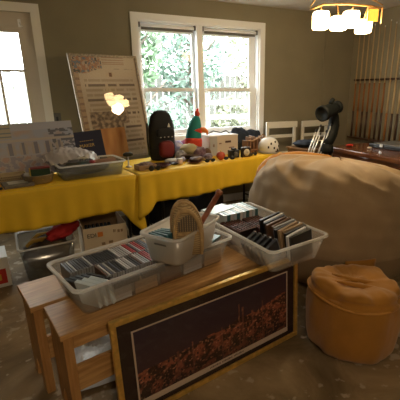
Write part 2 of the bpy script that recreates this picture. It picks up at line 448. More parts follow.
# ---------------------------------------------------------------- pine benches
BA = R(10.5)
def bench(x, y, L, lab, rz, zt=.5):
    t = thing('wooden_bench', lab, 'bench', (x, y, 0), rz, 'pine benches side by side')
    W = .275
    M().box2((0, 0, zt-.028), (L, W, zt), .004).build('bench_top', PINE, t)
    for x0 in (.012, L-.050):
        # plank end with an arch cut at the bottom
        b = M(); n = 10; y0, y1 = .015, W-.015; ym = (y0+y1)/2; ar = .055
        prof = [(y0, 0), (y0, zt-.029), (y1, zt-.029), (y1, 0)]
        arch = [(ym+ar*math.cos(PI*k/n), .13*math.sin(PI*k/n)**.8) for k in range(n+1)]
        loop = prof+arch
        k = len(loop)
        vs = [(x0, p[0], p[1]) for p in loop]+[(x0+.038, p[0], p[1]) for p in loop]
        b.faces(vs, [tuple(range(k)), tuple(range(k, 2*k))[::-1]]+[(i, (i+1) % k, k+(i+1) % k, k+i) for i in range(k)])
        b.build('plank_leg', PINEV, t)
    M().box2((.052, .022, zt-.094), (L-.052, .044, zt-.029), .002).build('apron', PINE, t)
    M().box2((.052, .022, .185), (L-.052, .044, .31), .002).build('lower_rail', PINE, t)
    return t
c, s = math.cos(BA), math.sin(BA)
bench(-.112, 1.437, 1.33, 'orange pine bench nearest the framed city print, under the CD bins', R(14))
bench(-.232, 1.716, 1.33, 'orange pine bench set close behind the first one', R(15.5))
def onb(u, v): return (-.075+u*c-v*s, 1.425+u*s+v*c)

# crumpled plastic on the floor behind the benches
b = M(); nx, ny = 46, 30; vs = []
for j in range(ny+1):
    for i in range(nx+1):
        u, v = i/nx, j/ny; x = -.15+u*.78; y = 1.66+v*.62
        z = .012+.10*abs(noise.noise(Vector((x*5, y*5, 2))))*min(1, 4*min(u, 1-u, v, 1-v)+.15)
        vs.append((x+.02*noise.noise(Vector((x*7, y*7, 8))), y, z))
b.faces(vs, [(j*(nx+1)+i, j*(nx+1)+i+1, (j+1)*(nx+1)+i+1, (j+1)*(nx+1)+i) for j in range(ny) for i in range(nx)])
tag(b.build('plastic_sheet', mat('crumpled_plastic', (.55, .57, .60), .25, bump=.4, bscale=30)), 'crumpled whitish plastic sheet on the floor under the pine benches', 'plastic sheet')

# ---------------------------------------------------------------- framed city print
FA = R(11.3)
fl = thing('framed_print', 'wide gold-framed night city print leaning against the front of the bench', 'picture', (.083, 1.372, 0), FA)
FL, FH, FT = 1.10, .525, .028
hold = fl
tilt = Matrix.Rotation(-R(3.2), 4, 'X')
def lean(o): o.matrix_local = tilt @ Matrix.Translation((0, 0, .0)); return o
b = M(); fw = .026
for a, c2 in (((0, 0, 0), (FL, FT, fw)), ((0, 0, FH-fw), (FL, FT, FH)), ((0, 0, fw), (fw, FT, FH-fw)), ((FL-fw, 0, fw), (FL, FT, FH-fw))): b.box2(a, c2, .005)
lean(b.build('frame', GOLD, hold))
b = M().box2((fw, .012, fw), (FL-fw, .02, FH-fw)); lean(b.build('mat_board', MATB, hold))
ix0, ix1, iz0, iz1 = .095, FL-.085, .085, FH-.085
def city(u, v):
    # bottom caption band is the cream border
    n1 = noise.noise(Vector((u*9, v*5, 1))); n2 = noise.noise(Vector((u*75, v*34-u*20, 4))); n3 = noise.noise(Vector((u*16, v*11-u*7, 9)))
    sky = mix((.085, .035, .040), (.035, .020, .042), v)
    hz = .40+.07*n1+.24*u
    tower = False
    for tu, tw, th in ((.625, .005, .24), (.65, .006, .13), (.22, .007, .05), (.31, .006, .06), (.50, .005, .06), (.72, .007, .05), (.80, .006, .06)):
        if abs(u-tu) < tw and v < hz+th: tower = True
    if v > hz and not tower: return sky
    c = (.050, .018, .014)
    if n3 > -.2: c = mix(c, (.34, .10, .055), min(1, (n3+.12)*2.6))
    if n2 > .2: c = mix(c, (.66, .30, .17), min(1, (n2-.2)*2.4))
    if n2 < -.33: c = (.02, .014, .02)
    if tower: c = mix(c, (.30, .11, .075), .5)
    return mix(c, (.012, .009, .014), max(0, .28-v)*2.2)
PR = attr_mat('city_print_ink', .5)
b = M()
b.box2((ix0-.008, .0095, iz0-.03), (ix1+.008, .0115, iz0)); b.box2((ix0-.008, .0095, iz1), (ix1+.008, .0115, iz1+.007)); b.box2((ix0-.008, .0095, iz0), (ix0, .0115, iz1)); b.box2((ix1, .0095, iz0), (ix1+.008, .0115, iz1))
lean(b.build('print_border', MATW, hold))
o = picture('city_image', ix1-ix0, iz1-iz0, 210, 60, city, PR, hold, .0105, iz0, ix0); o.matrix_local = tilt
b = M()
for k in range(26):
    x = .47+k*.0085
    if k in (8, 17): continue
    b.box2((x, .0088, iz0-.018), (x+.005, .0094, iz0-.012+.002*(k % 3)))
lean(b.build('caption', mat('caption_ink', (.05, .03, .03), .7), hold))
lean(M().box2((fw, .004, fw), (FL-fw, .006, FH-fw)).build('glazing', glass('picture_glazing', (1, 1, 1), .04), hold))
lean(M().box2((fw, .021, fw), (FL-fw, .025, FH-fw)).build('backing', CARDI, hold))

# ---------------------------------------------------------------- plastic bins
def rrect(w, d, r, z, n=5):
    pts = []
    for cx_, cy_, a0 in ((w/2-r, d/2-r, 0), (-w/2+r, d/2-r, 90), (-w/2+r, -d/2+r, 180), (w/2-r, -d/2+r, 270)):
        for k in range(n+1):
            a = R(a0+90*k/n); pts.append((cx_+r*math.cos(a), cy_+r*math.sin(a), z))
    return pts
def bin_box(name, lab, loc, rz, w, d, h, m, taper=.035, slot=False, group='plastic bins', rimw=.014, cat='storage bin'):
    t = thing(name, lab, cat, loc, rz, group)
    r = .035; wi = w-2*rimw; di = d-2*rimw; th = .003
    def loops(L_):
        b = M(); n = len(L_[0]); vs = [p for l in L_ for p in l]
        fs = [(i*n+k, i*n+(k+1) % n, (i+1)*n+(k+1) % n, (i+1)*n+k) for i in range(len(L_)-1) for k in range(n)]
        return b, vs, fs, n
    Ls = [rrect(wi-2*taper, di-2*taper, r, 0), rrect(wi-2*taper+.006, di-2*taper+.006, r, .01), rrect(wi, di, r, h-.012), rrect(wi-2*th, di-2*th, r, h-.012), rrect(wi-2*taper-2*th, di-2*taper-2*th, r, .005)]
    b, vs, fs, n = loops(Ls)
    fs += [tuple(range(n))[::-1], tuple(4*n+k for k in range(n))]
    b.faces(vs, fs, True); b.build('bin_body', m, t)
    Ls = [rrect(wi, di, r, h-.012), rrect(w-.004, d-.004, r+.005, h-.014), rrect(w, d, r+.006, h-.010), rrect(w-.002, d-.002, r+.006, h-.001), rrect(w-.010, d-.010, r+.002, h), rrect(wi-2*th, di-2*th, r, h-.003), rrect(wi-2*th, di-2*th, r, h-.012)]
    b, vs, fs, n = loops(Ls); b.faces(vs, fs, True)
    b.build('bin_rim', FROST2, t)
    if slot:
        b = M(); b.box((-wi/2+.006, 0, h*.72), (.004, .07, .02), None, .0015); b.build('handle_slot', GREY, t)
    return t
AZ, BZ = R(18), R(9.8)
AC = (.330, 1.808)
bin_box('storage_bin', 'long frosted plastic bin of CDs on the left of the bench', (*AC, .502), AZ, .90, .39, .150, FROST)
bin_box('storage_bin', 'frosted plastic bin of discs and cassettes hanging over the right bench end', (1.045, 1.905, .502), BZ, .45, .80, .150, FROST)
SB = R(38); SCN = (.492, 1.70)
bin_box('storage_bin', 'small cloudy plastic bin with dark handle slot, set on top of the long CD bin', (*SCN, .654), SB, .40, .25, .148, FROST2, .02, True)

# cases standing in the long bin ------------------------------------------------
SPC = {'dark grey': (.035, .035, .042), 'pale grey': (.42, .42, .44), 'red': (.40, .02, .03), 'blue-grey': (.10, .13, .20), 'brown': (.16, .085, .05), 'white': (.66, .66, .68), 'black': (.010, .010, .012), 'tan': (.38, .26, .15), 'teal': (.05, .16, .19)}
SPM = {k: mat('case_'+k.replace(' ', '_').replace('-', '_'), v, .3) for k, v in SPC.items()}
CLR = mat('jewel_case_edge', (.30, .30, .31), .12)
def make_case(w=.0102, d=.142, h=.125, colr='dark grey', name='cd_case'):
    """local: w along x, d along y, standing on z=0"""
    t = bpy.data.objects.new(name, None); COL.objects.link(t); t.empty_display_size = .05
    M().box2((-w/2+.001, -d/2+.006, .001), (w/2-.001, d/2-.001, h-.001)).build('cover_insert', SPM[colr], t)
    M().box2((-w/2, -d/2, 0), (w/2, -d/2+.005, h)).build('spine', CLR, t)
    return t
protos = {}
def to_world(cen, ang, u, v): return (cen[0]+u*math.cos(ang)-v*math.sin(ang), cen[1]+u*math.sin(ang)+v*math.cos(ang))
used_p = set()
def place_case(colr, kind, loc, rot, label, group, cat='CD case', **kw):
    key = (colr, kind)
    if key not in protos:
        o = make_case(colr=colr, **kw); protos[key] = o; tag(o, None, cat)
    else: o = None
    src = protos[key]
    if o is None:
        o = src.copy(); COL.objects.link(o)
        for ch in src.children:
            d = ch.copy(); COL.objects.link(d); d.parent = o
    o.location = loc; o.rotation_euler = rot; o['label'] = label; o['group'] = group; o['category'] = cat
    return o
rnd = random.Random(3)
hs = .1205
for row, v0, x0, x1 in (('back', .092, -.385, .40), ('front', -.055, -.275, .40)):
    x = x0
    while x < x1:
        if row == 'back': seq = ('dark grey' if x < -.13 else 'pale grey' if x < -.07 else 'red' if x < 0.0 else rnd.choice(['pale grey', 'white', 'tan', 'dark grey', 'blue-grey']))
        else: seq = ('white' if -.19 < x < -.13 else 'red' if -.07 < x < -.01 else 'white' if .19 < x < .22 else rnd.choice(['dark grey', 'pale grey', 'blue-grey', 'pale grey', 'brown']))
        if rnd.random() < .22: seq = rnd.choice(['dark grey', 'pale grey', 'white'])
        p = to_world(AC, AZ, x, v0+rnd.uniform(-.003, .003))
        place_case(seq, 'std', (*p, .514+rnd.uniform(0, .003)), (0, 0, AZ),
                   f'{seq} CD case standing in the {row} row of the long bin', f'{seq} CD cases in the {row} row of the long bin')
        x += .0128
# larger black video cases at the near left of the long bin, leaning
for k in range(5):
    p = to_world(AC, AZ, -.368+k*.020, -.045-.008*k)
    place_case('black', 'dvd', (*p, .516), (0, R(-14+2.5*k), AZ+R(24)), 'black video case leaning at the left end of the long CD bin', 'black video cases in the left end of the long bin', 'video case', w=.015, d=.15, h=.118, name='video_case')
DISCT = mat('blue_white_spine', (.58, .68, .76), .25)
for k in range(3):
    p = to_world(AC, AZ, -.350+k*.030, -.098-.004*k)
    o = M().box((0, 0, .06), (.020, .11, .125), None, .002).build('video_case', [DISCT], None, (*p, .516), AZ+R(24)); o.rotation_euler.y = R(-12)
    tag(o, 'white and blue video case leaning in the near corner of the long CD bin', 'video case', 'white and blue video cases in the near corner of the long bin')
# black tapes lying along the front rim
for k in range(2):
    p = to_world(AC, AZ, -.20+k*.14, -.150)
    b = M().box((0, 0, .03), (.128, .016, .03), None, .002)
    tag(b.build('video_case', SPM['black'], None, (*p, .5145), AZ), 'black video case standing along the front wall of the long CD bin', 'video case', 'black video cases along the front wall of the long bin').location.z = .565
# cover art seen through the front wall
for k, cc in enumerate(('pale grey', 'tan', 'brown', 'pale grey', 'tan')):
    p = to_world(AC, AZ, -.24+k*.14, -.147)
    o = M().box((0, 0, .04), (.12, .010, .08), None, .002).build('booklet', SPM[cc], None, (*p, .512), AZ)
    tag(o, f'{cc} CD booklet pressed against the front wall of the long bin', 'booklet', f'{cc} booklets against the front wall of the long bin')
# loose flat cases on the right end
for k, (cc, u, v, a, z) in enumerate((('teal', .325, -.075, 20, 0), ('white', .36, .02, 8, 0.0), ('teal', .30, -.03, -12, .011))):
    p = to_world(AC, AZ, u, v)
    b = M().box((0, 0, .005), (.125, .14, .010), None, .0015)
    lb = {0: 'dark teal CD case lying flat at the right end of the long bin', 1: 'white CD case lying flat beside the small bin', 2: 'dark teal CD case lying on another in the long bin'}[k]
    tag(b.build('cd_case', SPM[cc], None, (*p, .636+z), AZ+R(a)), lb, 'CD case', 'loose CD cases lying flat at the right end of the long bin')

# ---- contents of the small bin
t = thing('straw_basket', 'ribbed tan straw basket standing on edge in the small plastic bin', 'basket', (.500, 1.640, .672), R(-12))
t.scale = (.74, 1, 1.12)
n = 26; m = 14; L_ = []
b = M(); vs = []
for j_ in range(m+1):
    v_ = j_/m; dep = -.05+.10*v_; ff = .80+.20*abs(math.sin(PI*v_))**.6
    for i_ in range(n+1):
        a = PI*i_/n; x = -.105*ff*math.cos(a); z = .07+.165*ff*abs(math.sin(a))**.7
        vs.append((x-.02*math.sin(a), dep, z))
    vs.append((.10*ff, dep, .0)); vs.append((-.085*ff, dep, .0))
k_ = n+3
b.faces(vs, [(j_*k_+i_, j_*k_+(i_+1) % k_, (j_+1)*k_+(i_+1) % k_, (j_+1)*k_+i_) for j_ in range(m) for i_ in range(k_)]+[tuple(range(k_)), tuple(m*k_+q_ for q_ in range(k_))[::-1]], True)
b.build('basket_body', WICK, t)
STR = mat('straw_rib', (.50, .34, .16), .7, var=.2, scale=30)
for v_, rr_ in ((-.054, .012), (-.018, .007), (.018, .007), (.052, .011)):
    ff = .80+.20*max(0, math.sin(PI*(v_+.05)/.10))**.6 if abs(v_) < .05 else .82
    M().tube([(-.085*ff, v_, .004)]+[(-.105*ff*math.cos(PI*q_/22)-.02*math.sin(PI*q_/22), v_, .07+.167*ff*abs(math.sin(PI*q_/22))**.7) for q_ in range(23)]+[(.10*ff, v_, .004)], rr_, 8).build('rolled_rib', STR, t)
b = M()
for q_ in range(8):
    x = -.062+q_*.0155; zt = .07+.128*math.sin(math.acos(max(-1, min(1, x/.09))))**.8-.012
    b.box2((x, -.0585, .115), (x+.010, -.0505, zt))
b.build('dark_weave_panel', mat('grey_weave', (.16, .125, .085), .8), t)
M().box2((-.07, -.066, .098), (.065, -.0507, .112), .003).build('rolled_lip', STR, t)

# rolling pin style rod
t = thing('wooden_rod', 'reddish brown wooden rod sticking out of the small plastic bin', 'rod', (.565, 1.785, .672))
M().tube([(0, 0, 0), (.158, -.010, .235)], .015, 12).build('rod_shaft', mat('red_brown_wood', (.30, .095, .045), .4, var=.3, scale=20), t)
M().tube([(.159, -.010, .2365), (.163, -.0103, .243), (.170, -.0107, .253), (.173, -.011, .258)], [.015, .020, .020, .012], 12).build('rod_end', mat('red_brown_end', (.40, .15, .07), .4), t)
for k in range(5):
    p = to_world(SCN, SB, -.15+k*.022, .045-.004*k)
    tag(M().box((0, 0, .06), (.012, .10, .12), None, .002).build('card_pack', mat('teal_pack', (.04, .13, .16), .4), None, (*p, .668), SB+R(6*k-10)), 'dark teal packet standing in the left of the small plastic bin', 'packet', 'dark teal packets in the small plastic bin')
for k in range(3):
    p = to_world(SCN, SB, .085+k*.03, -.02+k*.01)
    tag(M().box((0, 0, .045), (.014, .13, .09), None, .002).build('card_pack', mat('beige_pack', (.45, .35, .25), .5), None, (*p, .66), SB+R(5*k)), 'beige booklet standing at the right of the small plastic bin', 'booklet', 'beige booklets in the small plastic bin')

# ---- contents of the right bin
BC = (1.045, 1.905)
stripe = wave_mat('striped_spines', (.13, .24, .30), (.68, .76, .80), 26, .25, 'X', 0, 'SAW')
for k in range(11):
    p = to_world(BC, BZ, -.12+.0*k, .345-.0*k); 
    p = to_world(BC, BZ, -.125+k*.0255, .275)
    cc = (DISCT, SPM['teal'], SPM['white'])[k % 3]
    o = M().box((0, 0, .08), (.023, .19, .155), None, .002).build('disc_box', cc, None, (*p, .512), BZ)
    nm = ('pale blue', 'dark teal', 'white')[k % 3]
    tag(o, f'{nm} disc box standing at the back of the right bin', 'disc box', f'{nm} disc boxes at the back of the right bin')
tag(M().box((0, 0, .004), (.20, .13, .008), None, .002).build('disc_sleeve', DISCT, None, (*to_world(BC, BZ, -.09, .33), .665), BZ+R(12)), 'pale blue flat sleeve lying across the back left rim of the right bin', 'sleeve')
BRK = mat('brick_tin', (.20, .05, .03), .5)
_n = BRK.node_tree.nodes; _l = BRK.node_tree.links
_b = _n.new('ShaderNodeTexBrick'); _b.inputs['Color1'].default_value = (.19, .045, .028, 1); _b.inputs['Color2'].default_value = (.12, .03, .02, 1); _b.inputs['Mortar'].default_value = (.015, .008, .006, 1)
_b.inputs['Scale'].default_value = 26; _b.inputs['Mortar Size'].default_value = .05
_tc = [n for n in _n if n.type == 'TEX_COORD'][0]; _l.new(_tc.outputs['Object'], _b.inputs['Vector']); _l.new(_b.outputs['Color'], _n['Principled BSDF'].inputs['Base Color'])
for k, (u, v, a) in enumerate(((-.085, .10, 3), (.065, .075, -4))):
    b = M(); b.box((0, 0, .055), (.135, .21, .11), None, .006)
    for i in range(6):
        for j in range(9): b.box((-.052+i*.021, -.085+j*.0213, .112), (.013, .014, .006), None, .002)
    tag(b.build('studded_case', BRK, None, (*to_world(BC, BZ, u, v), .5145), BZ+R(a)), ('dark red studded case at the left wall of the right bin', 'dark red studded case in the middle of the right bin')[k], 'case', 'dark red studded cases')
cass = [('black', -.03, .145), ('white', -.055, .142), ('black', -.08, .14), ('brown', -.105, .138), ('brown', -.13, .135), ('pale grey', -.155, .132), ('black', -.18, .130), ('tan', -.205, .135), ('tan', -.23, .132), ('black', -.255, .128), ('white', -.28, .125), ('black', -.305, .12)]
for k, (cc, v, h) in enumerate(cass):
    for sgn, u in ((0, .075),):
        p = to_world(BC, BZ, u+.012*math.sin(k*1.7), v-.02)
        o = place_case(cc, 'cas', (*p, .5145+h-.115), (R(-9), 0, BZ+PI/2+R(4*math.sin(k*2.1))), f'{cc} cassette case standing in the front right of the right bin', f'{cc} cassette cases in the front right of the right bin', 'cassette case', w=.019, d=.16, h=.158, name='cassette_case')
for k in range(5):
    p = to_world(BC, BZ, -.10+.006*k, -.09-.04*k)
    place_case('black' if k % 2 else 'dark grey', 'low', (*p, .5145), (R(-24), 0, BZ+PI/2+R(8)), f"{'black' if k % 2 else 'dark grey'} case leaning in the front left of the right bin", f"{'black' if k % 2 else 'dark grey'} cases in the front left of the right bin", 'case', w=.022, d=.12, h=.115, name='disc_case')

# ---------------------------------------------------------------- bean bag & ottoman
def bean(name, prof, cx_, cy_, sx, sy, m, n=96, seed=0, wr=.02, rz=0, tilt=0, pw=2.6, fold=None):
    b = M(); vs = []
    for i, (r, z) in enumerate(prof):
        for k in range(n):
            a = 2*PI*k/n
            ca, sa = math.cos(a), math.sin(a)
            q = (abs(ca)**pw+abs(sa)**pw)**(-1/pw)
            d = wr*noise.noise(Vector((ca*2.2+seed, sa*2.2, z*4)))+wr*.5*noise.noise(Vector((ca*6, sa*6+seed, z*9)))
            if fold: d += fold(a, r, z)
            x = (r*q+d*(1 if r > .05 else 0))*ca*sx; y = (r*q+d*(1 if r > .05 else 0))*sa*sy
            zz = z+(d*.8 if z > .03 else 0)+tilt*x*(z)
            vs.append(Vector((x, y, max(zz, 0.0))))
    fs = [(i*n+k, i*n+(k+1) % n, (i+1)*n+(k+1) % n, (i+1)*n+k) for i in range(len(prof)-1) for k in range(n)]
    b.faces(vs, fs, True)
    return b
bb = thing('bean_bag_chair', 'huge tan-covered bean bag filling the right side behind the ottoman', 'bean bag', (2.07, 2.37, 0), R(10))
import_prof = [(.0, .003), (.55, .003), (.70, .02), (.78, .10), (.825, .22), (.845, .34)]
cov = [(.735, .28), (.745, .33), (.75, .42), (.74, .53), (.715, .64), (.665, .74), (.59, .82), (.49, .868), (.36, .90), (.2, .917), (.08, .92), (.0, .92)]
def dens(p, k=4):
    out = []
    for i in range(len(p)-1):
        p0 = p[max(i-1, 0)]; p1 = p[i]; p2 = p[i+1]; p3 = p[min(i+2, len(p)-1)]
        for j in range(k):
            t = j/k
            out.append(tuple(.5*((2*p1[q])+(-p0[q]+p2[q])*t+(2*p0[q]-5*p1[q]+4*p2[q]-p3[q])*t*t+(-p0[q]+3*p1[q]-3*p2[q]+p3[q])*t**3) for q in (0, 1)))
    out.append(p[-1]); return [(max(a, 0), b_) for a, b_ in out]
def wrinkle(a, r, z):
    w = 0
    if z > .62:
        t = min(1, (z-.62)/.2)
        w = t*.022*(1-abs(2*noise.noise(Vector((a*1.3, z*11+a*1.2, 3)))))-.012*t
    return w+(.006*math.sin(z*60)*(.3) if z > .3 else 0)
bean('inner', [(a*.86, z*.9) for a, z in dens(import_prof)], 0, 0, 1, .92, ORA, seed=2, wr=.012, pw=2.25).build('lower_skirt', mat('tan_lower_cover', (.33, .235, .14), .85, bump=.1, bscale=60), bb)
bean('cover', [(a, z*.975) for a, z in dens(cov, 7)], 0, 0, 1, .92, TAN, n=160, seed=2, wr=.03, pw=2.25, fold=wrinkle, tilt=-.20).build('cover', TAN, bb)
# orange lining of the open zip running over the shoulder
def shoulder(ang, r, z): return (r*math.cos(ang), r*.92*math.sin(ang), z)
b = M(); pts = []
prof_sh = dens(cov, 4)
b2 = []
def surf_z(r0):
    for i_ in range(len(cov)-1):
        ra, za = cov[i_]; rb_, zb = cov[i_+1]
        if rb_ <= r0 <= ra and za > .4: return za+(zb-za)*(ra-r0)/(ra-rb_)
    return .7
for k in range(60):
    t_ = k/59; a = R(150-t_*95); w_ = abs(math.sin(PI*t_))
    q = (abs(math.cos(a))**2.25+abs(math.sin(a))**2.25)**(-1/2.25)
    rr = .70-.36*t_; zz = surf_z(rr)*.975+.006+.006*w_
    b2.append((rr*q*math.cos(a), rr*q*.92*math.sin(a), zz-.20*rr*math.cos(a)*zz+.004))
b.tube(b2, [.012+.030*math.sin(PI*k/59) for k in range(60)], 10)
b.build('orange_lining', ORA, bb)
b = M(); 
b = M()
# orange patch low on the front of the cover
vs = []
for j in range(7):
    for i in range(13):
        a = R(228+i*1.35); z = .20+j*.022
        q = (abs(math.cos(a))**2.5+abs(math.sin(a))**2.5)**(-1/2.5)
        vs.append((.752*q*math.cos(a), .752*q*.92*math.sin(a), z+.004*i/12))
b.faces(vs, [(j*13+i, j*13+i+1, (j+1)*13+i+1, (j+1)*13+i) for j in range(6) for i in range(12)], True)
o = b.build('patch', ORA, bb); o.modifiers.new('t', 'SOLIDIFY').thickness = .01

ot = thing('ottoman', 'round mustard suede ottoman with a creased slouching lid at lower right', 'ottoman', (1.43, 1.425, 0), 0)
body = [(.0, .003), (.18, .003), (.235, .012), (.255, .05), (.262, .12), (.262, .20), (.256, .27), (.25, .305), (.244, .33), (.235, .345), (.15, .345), (0, .345)]
def tf(a, r, z): return .006*math.sin(a*3)+.004*math.sin(a*7+1)
bean('b', dens(body), 0, 0, 1, 1, ORA, seed=5, wr=.012, pw=2.1, fold=tf, tilt=-.22).build('ottoman_body', ORA, ot)
lid = [(.244, .318), (.254, .326), (.252, .34), (.24, .35), (.237, .362), (.235, .378), (.215, .40), (.17, .408), (.12, .398), (.07, .388), (0, .385)]
def lf(a, r, z):
    return .007*math.sin(a*3+.6)+(.03*max(0, noise.noise(Vector((math.cos(a)*r*14, math.sin(a)*r*9, 5)))) if z > .37 else 0)
bean('l', dens(lid), 0, 0, 1, 1, ORA, seed=6, wr=.014, pw=2.1, fold=lf, tilt=-.22).build('ottoman_lid', ORA, ot)
pts = []
for k in range(49):
    a = 2*PI*k/48; q = (abs(math.cos(a))**2.1+abs(math.sin(a))**2.1)**(-1/2.1); rr = .256*q+.007*math.sin(a*3+.6)
    pts.append((rr*math.cos(a), rr*math.sin(a), .333-.22*rr*math.cos(a)*.333+.004*math.sin(a*3)))
M().tube(pts, .007, 6).build('piping', mat('orange_piping', (.60, .29, .06), .7), ot)
for i, pp in enumerate((((-.14, .02, .413), (-.06, -.06, .408), (.03, -.11, .388), (.13, -.15, .352)), ((-.10, .09, .413), (-.01, .0, .398), (.09, -.05, .376), (.17, -.08, .352)))):
    M().tube(pp, [.006, .016, .017, .006], 8).build('crease', ORA, ot)

# ---------------------------------------------------------------- things under the left table
wb = thing('cardboard_box', 'open white cardboard carton with a black and orange logo under the left table', 'box', (.215, 3.375, 0), R(4))
b = M(); w, d, h, th = .36, .44, .33, .006
b.box2((-w/2, -d/2, 0), (w/2, -d/2+th, h)); b.box2((-w/2, d/2-th, 0), (w/2, d/2, h)); b.box2((-w/2, -d/2+th, 0), (-w/2+th, d/2-th, h)); b.box2((w/2-th, -d/2+th, 0), (w/2, d/2-th, h)); b.box2((-w/2+th, -d/2+th, 0), (w/2-th, d/2-th, th))
b.build('box_body', CARD, wb)
b = M(); e = .0012
b.box2((-w/2+th+e, d/2-th-.003, .01), (w/2-th-e, d/2-th-e, h-.002)); b.box2((-w/2+th+e, -d/2+th, .01), (-w/2+th+.003, d/2-th-.005, h-.002)); b.box2((w/2-th-.003, -d/2+th, .01), (w/2-th-e, d/2-th-.005, h-.002))
b.build('box_lining', CARDI, wb)
def text(name, body, size, m, parent, loc, rot, ext=.0006):
    cu = bpy.data.curves.new(name, 'FONT'); cu.body = body; cu.size = size; cu.extrude = ext
    o = bpy.data.objects.new(name, cu); COL.objects.link(o)
    dg = bpy.context.evaluated_depsgraph_get(); me = bpy.data.meshes.new_from_object(o.evaluated_get(dg))
    bpy.data.objects.remove(o); me.materials.clear(); me.materials.append(m)
    o = bpy.data.objects.new(name, me); COL.objects.link(o); o.parent = parent; o.location = loc; o.rotation_euler = rot
    return o
INK = mat('black_ink', (.02, .015, .012), .7); OINK = mat('orange_ink', (.62, .20, .03), .7)
text('logo_lettering', 'EDI', .052, INK, wb, (-.152, -d/2-.0008, .245), (PI/2, 0, 0))
b = M().box2((-.065, -d/2-.0012, .242), (-.022, -d/2-.0002, .285)); b.build('logo_mark', OINK, wb)
FADED = mat('faded_ink', (.30, .20, .12), .8)
for x, z, ww in ((.065, .262, .012), (.082, .262, .004), (.10, .255, .02), (.128, .255, .018), (-.04, .16, .03), (.02, .165, .035)):
    M().box2((x, -d/2-.0010, z), (x+ww, -d/2-.0002, z+.026)).build('printed_mark', FADED, wb)
for k in range(7):
    tag(M().box((0, 0, .11), (.022, .28, .22), None, .003).build('record_sleeve', BLACKF, None, (.10+k*.034, 3.42, .0075), R(4+2*math.sin(k))), 'black sleeve standing inside the white carton under the table', 'sleeve', 'black sleeves inside the white carton')
# clear tote with clothes
ct = bin_box('storage_tote', 'clear plastic tote of clothes and a red cloth under the left table', (-.235, 3.215, 0), R(7), .42, .46, .30, CLEAR, .03, cat='storage tote')
b = M().blob((0, 0, 0), (.34, .38, .26), 3, .22, 3.2, n=36, m=22)
tag(b.build('clothes_pile', mat('dark_clothes', (.045, .03, .02), .9, col2=(.12, .085, .05), scale=9, bump=.4, bscale=20), None, (-.235, 3.215, .165)), 'dark brown heap of clothes filling the clear tote', 'clothes')
b = M().blob((0, 0, 0), (.13, .34, .12), 8, .25, 3, n=36, m=20, rz=R(-40))
o = b.build('red_cloth', RED, None, (-.09, 3.20, .335)); o.rotation_euler = (R(-15), R(-20), R(0))
tag(o, 'bright red cloth bundle spilling over the clear tote', 'cloth')
for k, (x, y) in enumerate(((-.32, 3.13), (-.29, 3.25))):
    tag(M().tube([(-.05, 0, 0), (0, .03, .03), (.06, .02, .035), (.09, .06, .03)], [.012, .02, .02, .01], 8).build('yellow_strap', mat('mustard_strap', (.50, .30, .04), .7), None, (x, y, .262)), ('mustard yellow strap at the front of the clear tote', 'mustard yellow strap at the back of the clear tote')[k], 'strap', 'mustard straps in the clear tote')
pl = thing('dark_tag', 'dark red flat pouch tucked under the edge of the tote beside the carton', 'pouch', (-.045, 3.025, .235))
M().box((0, 0, .0), (.10, .02, .045), None, .006).build('pouch_body', mat('maroon_pouch', (.06, .01, .012), .6), pl)
bpy.data.objects.remove(pl.children[0]); bpy.data.objects.remove(pl)
# carton at far left edge
lb = thing('printed_carton', 'white and red printed carton on the floor at the left edge', 'box', (-.64, 3.12, 0), R(10))
b = M().box2((-.13, -.10, 0), (.13, .16, .24), .003); b.build('carton_body', WHITE, lb)
b = M(); b.box2((-.10, -.1012, .03), (.105, -.1002, .15)); b.build('red_panel', REDH, lb)
b = M(); b.box2((-.02, -.1022, .06), (.07, -.1014, .11)); b.build('yellow_panel', mat('yellow_print', (.6, .42, .05), .6), lb)
b = M(); b.box2((.1302, -.08, .03), (.1312, .12, .17)); b.build('red_side_panel', REDH, lb)
# dark bags behind
for k, (x, y, w, d, h, lab) in enumerate(((.60, 3.72, .22, .28, .48, 'black bag standing between the two tables'), (.88, 3.75, .3, .35, .36, 'black bag in the shade under the right table, left side'), (1.45, 3.95, .36, .36, .32, 'black bag in the shade under the right table, right side'))):
    t = thing('black_bag', lab, 'bag', (x, y, 0), R(10*k), 'black bags under the tables')
    M().blob((0, 0, h/2), (w, d, h), k+4, .15, 2, flat=.002, e=.6).build('bag_body', BLACKF, t)
    M().tube([(-w*.25, 0, h*.96), (-w*.15, 0, h*1.12), (w*.15, 0, h*1.12), (w*.25, 0, h*.96)], .008).build('bag_handle', BLACK, t)
# low dark table behind the right bin
lt = thing('low_side_table', 'low grey-brown wooden side table behind the right bin', 'table', (1.02, 2.80, 0), R(14))
LOWW = mat('grey_brown_wood', (.075, .058, .040), .45, col2=(.12, .095, .065), scale=4, stretch=(1, 9, 9))
M().box2((-.34, -.20, .36), (.34, .20, .385), .004).build('tabletop', LOWW, lt)
for sx in (-.30, .30):
    for sy in (-.165, .165): M().box2((sx-.02, sy-.02, 0), (sx+.02, sy+.02, .36)).build('leg', LOWW, lt)
M().box2((-.30, -.17, .10), (.30, .17, .115)).build('shelf', LOWW, lt)

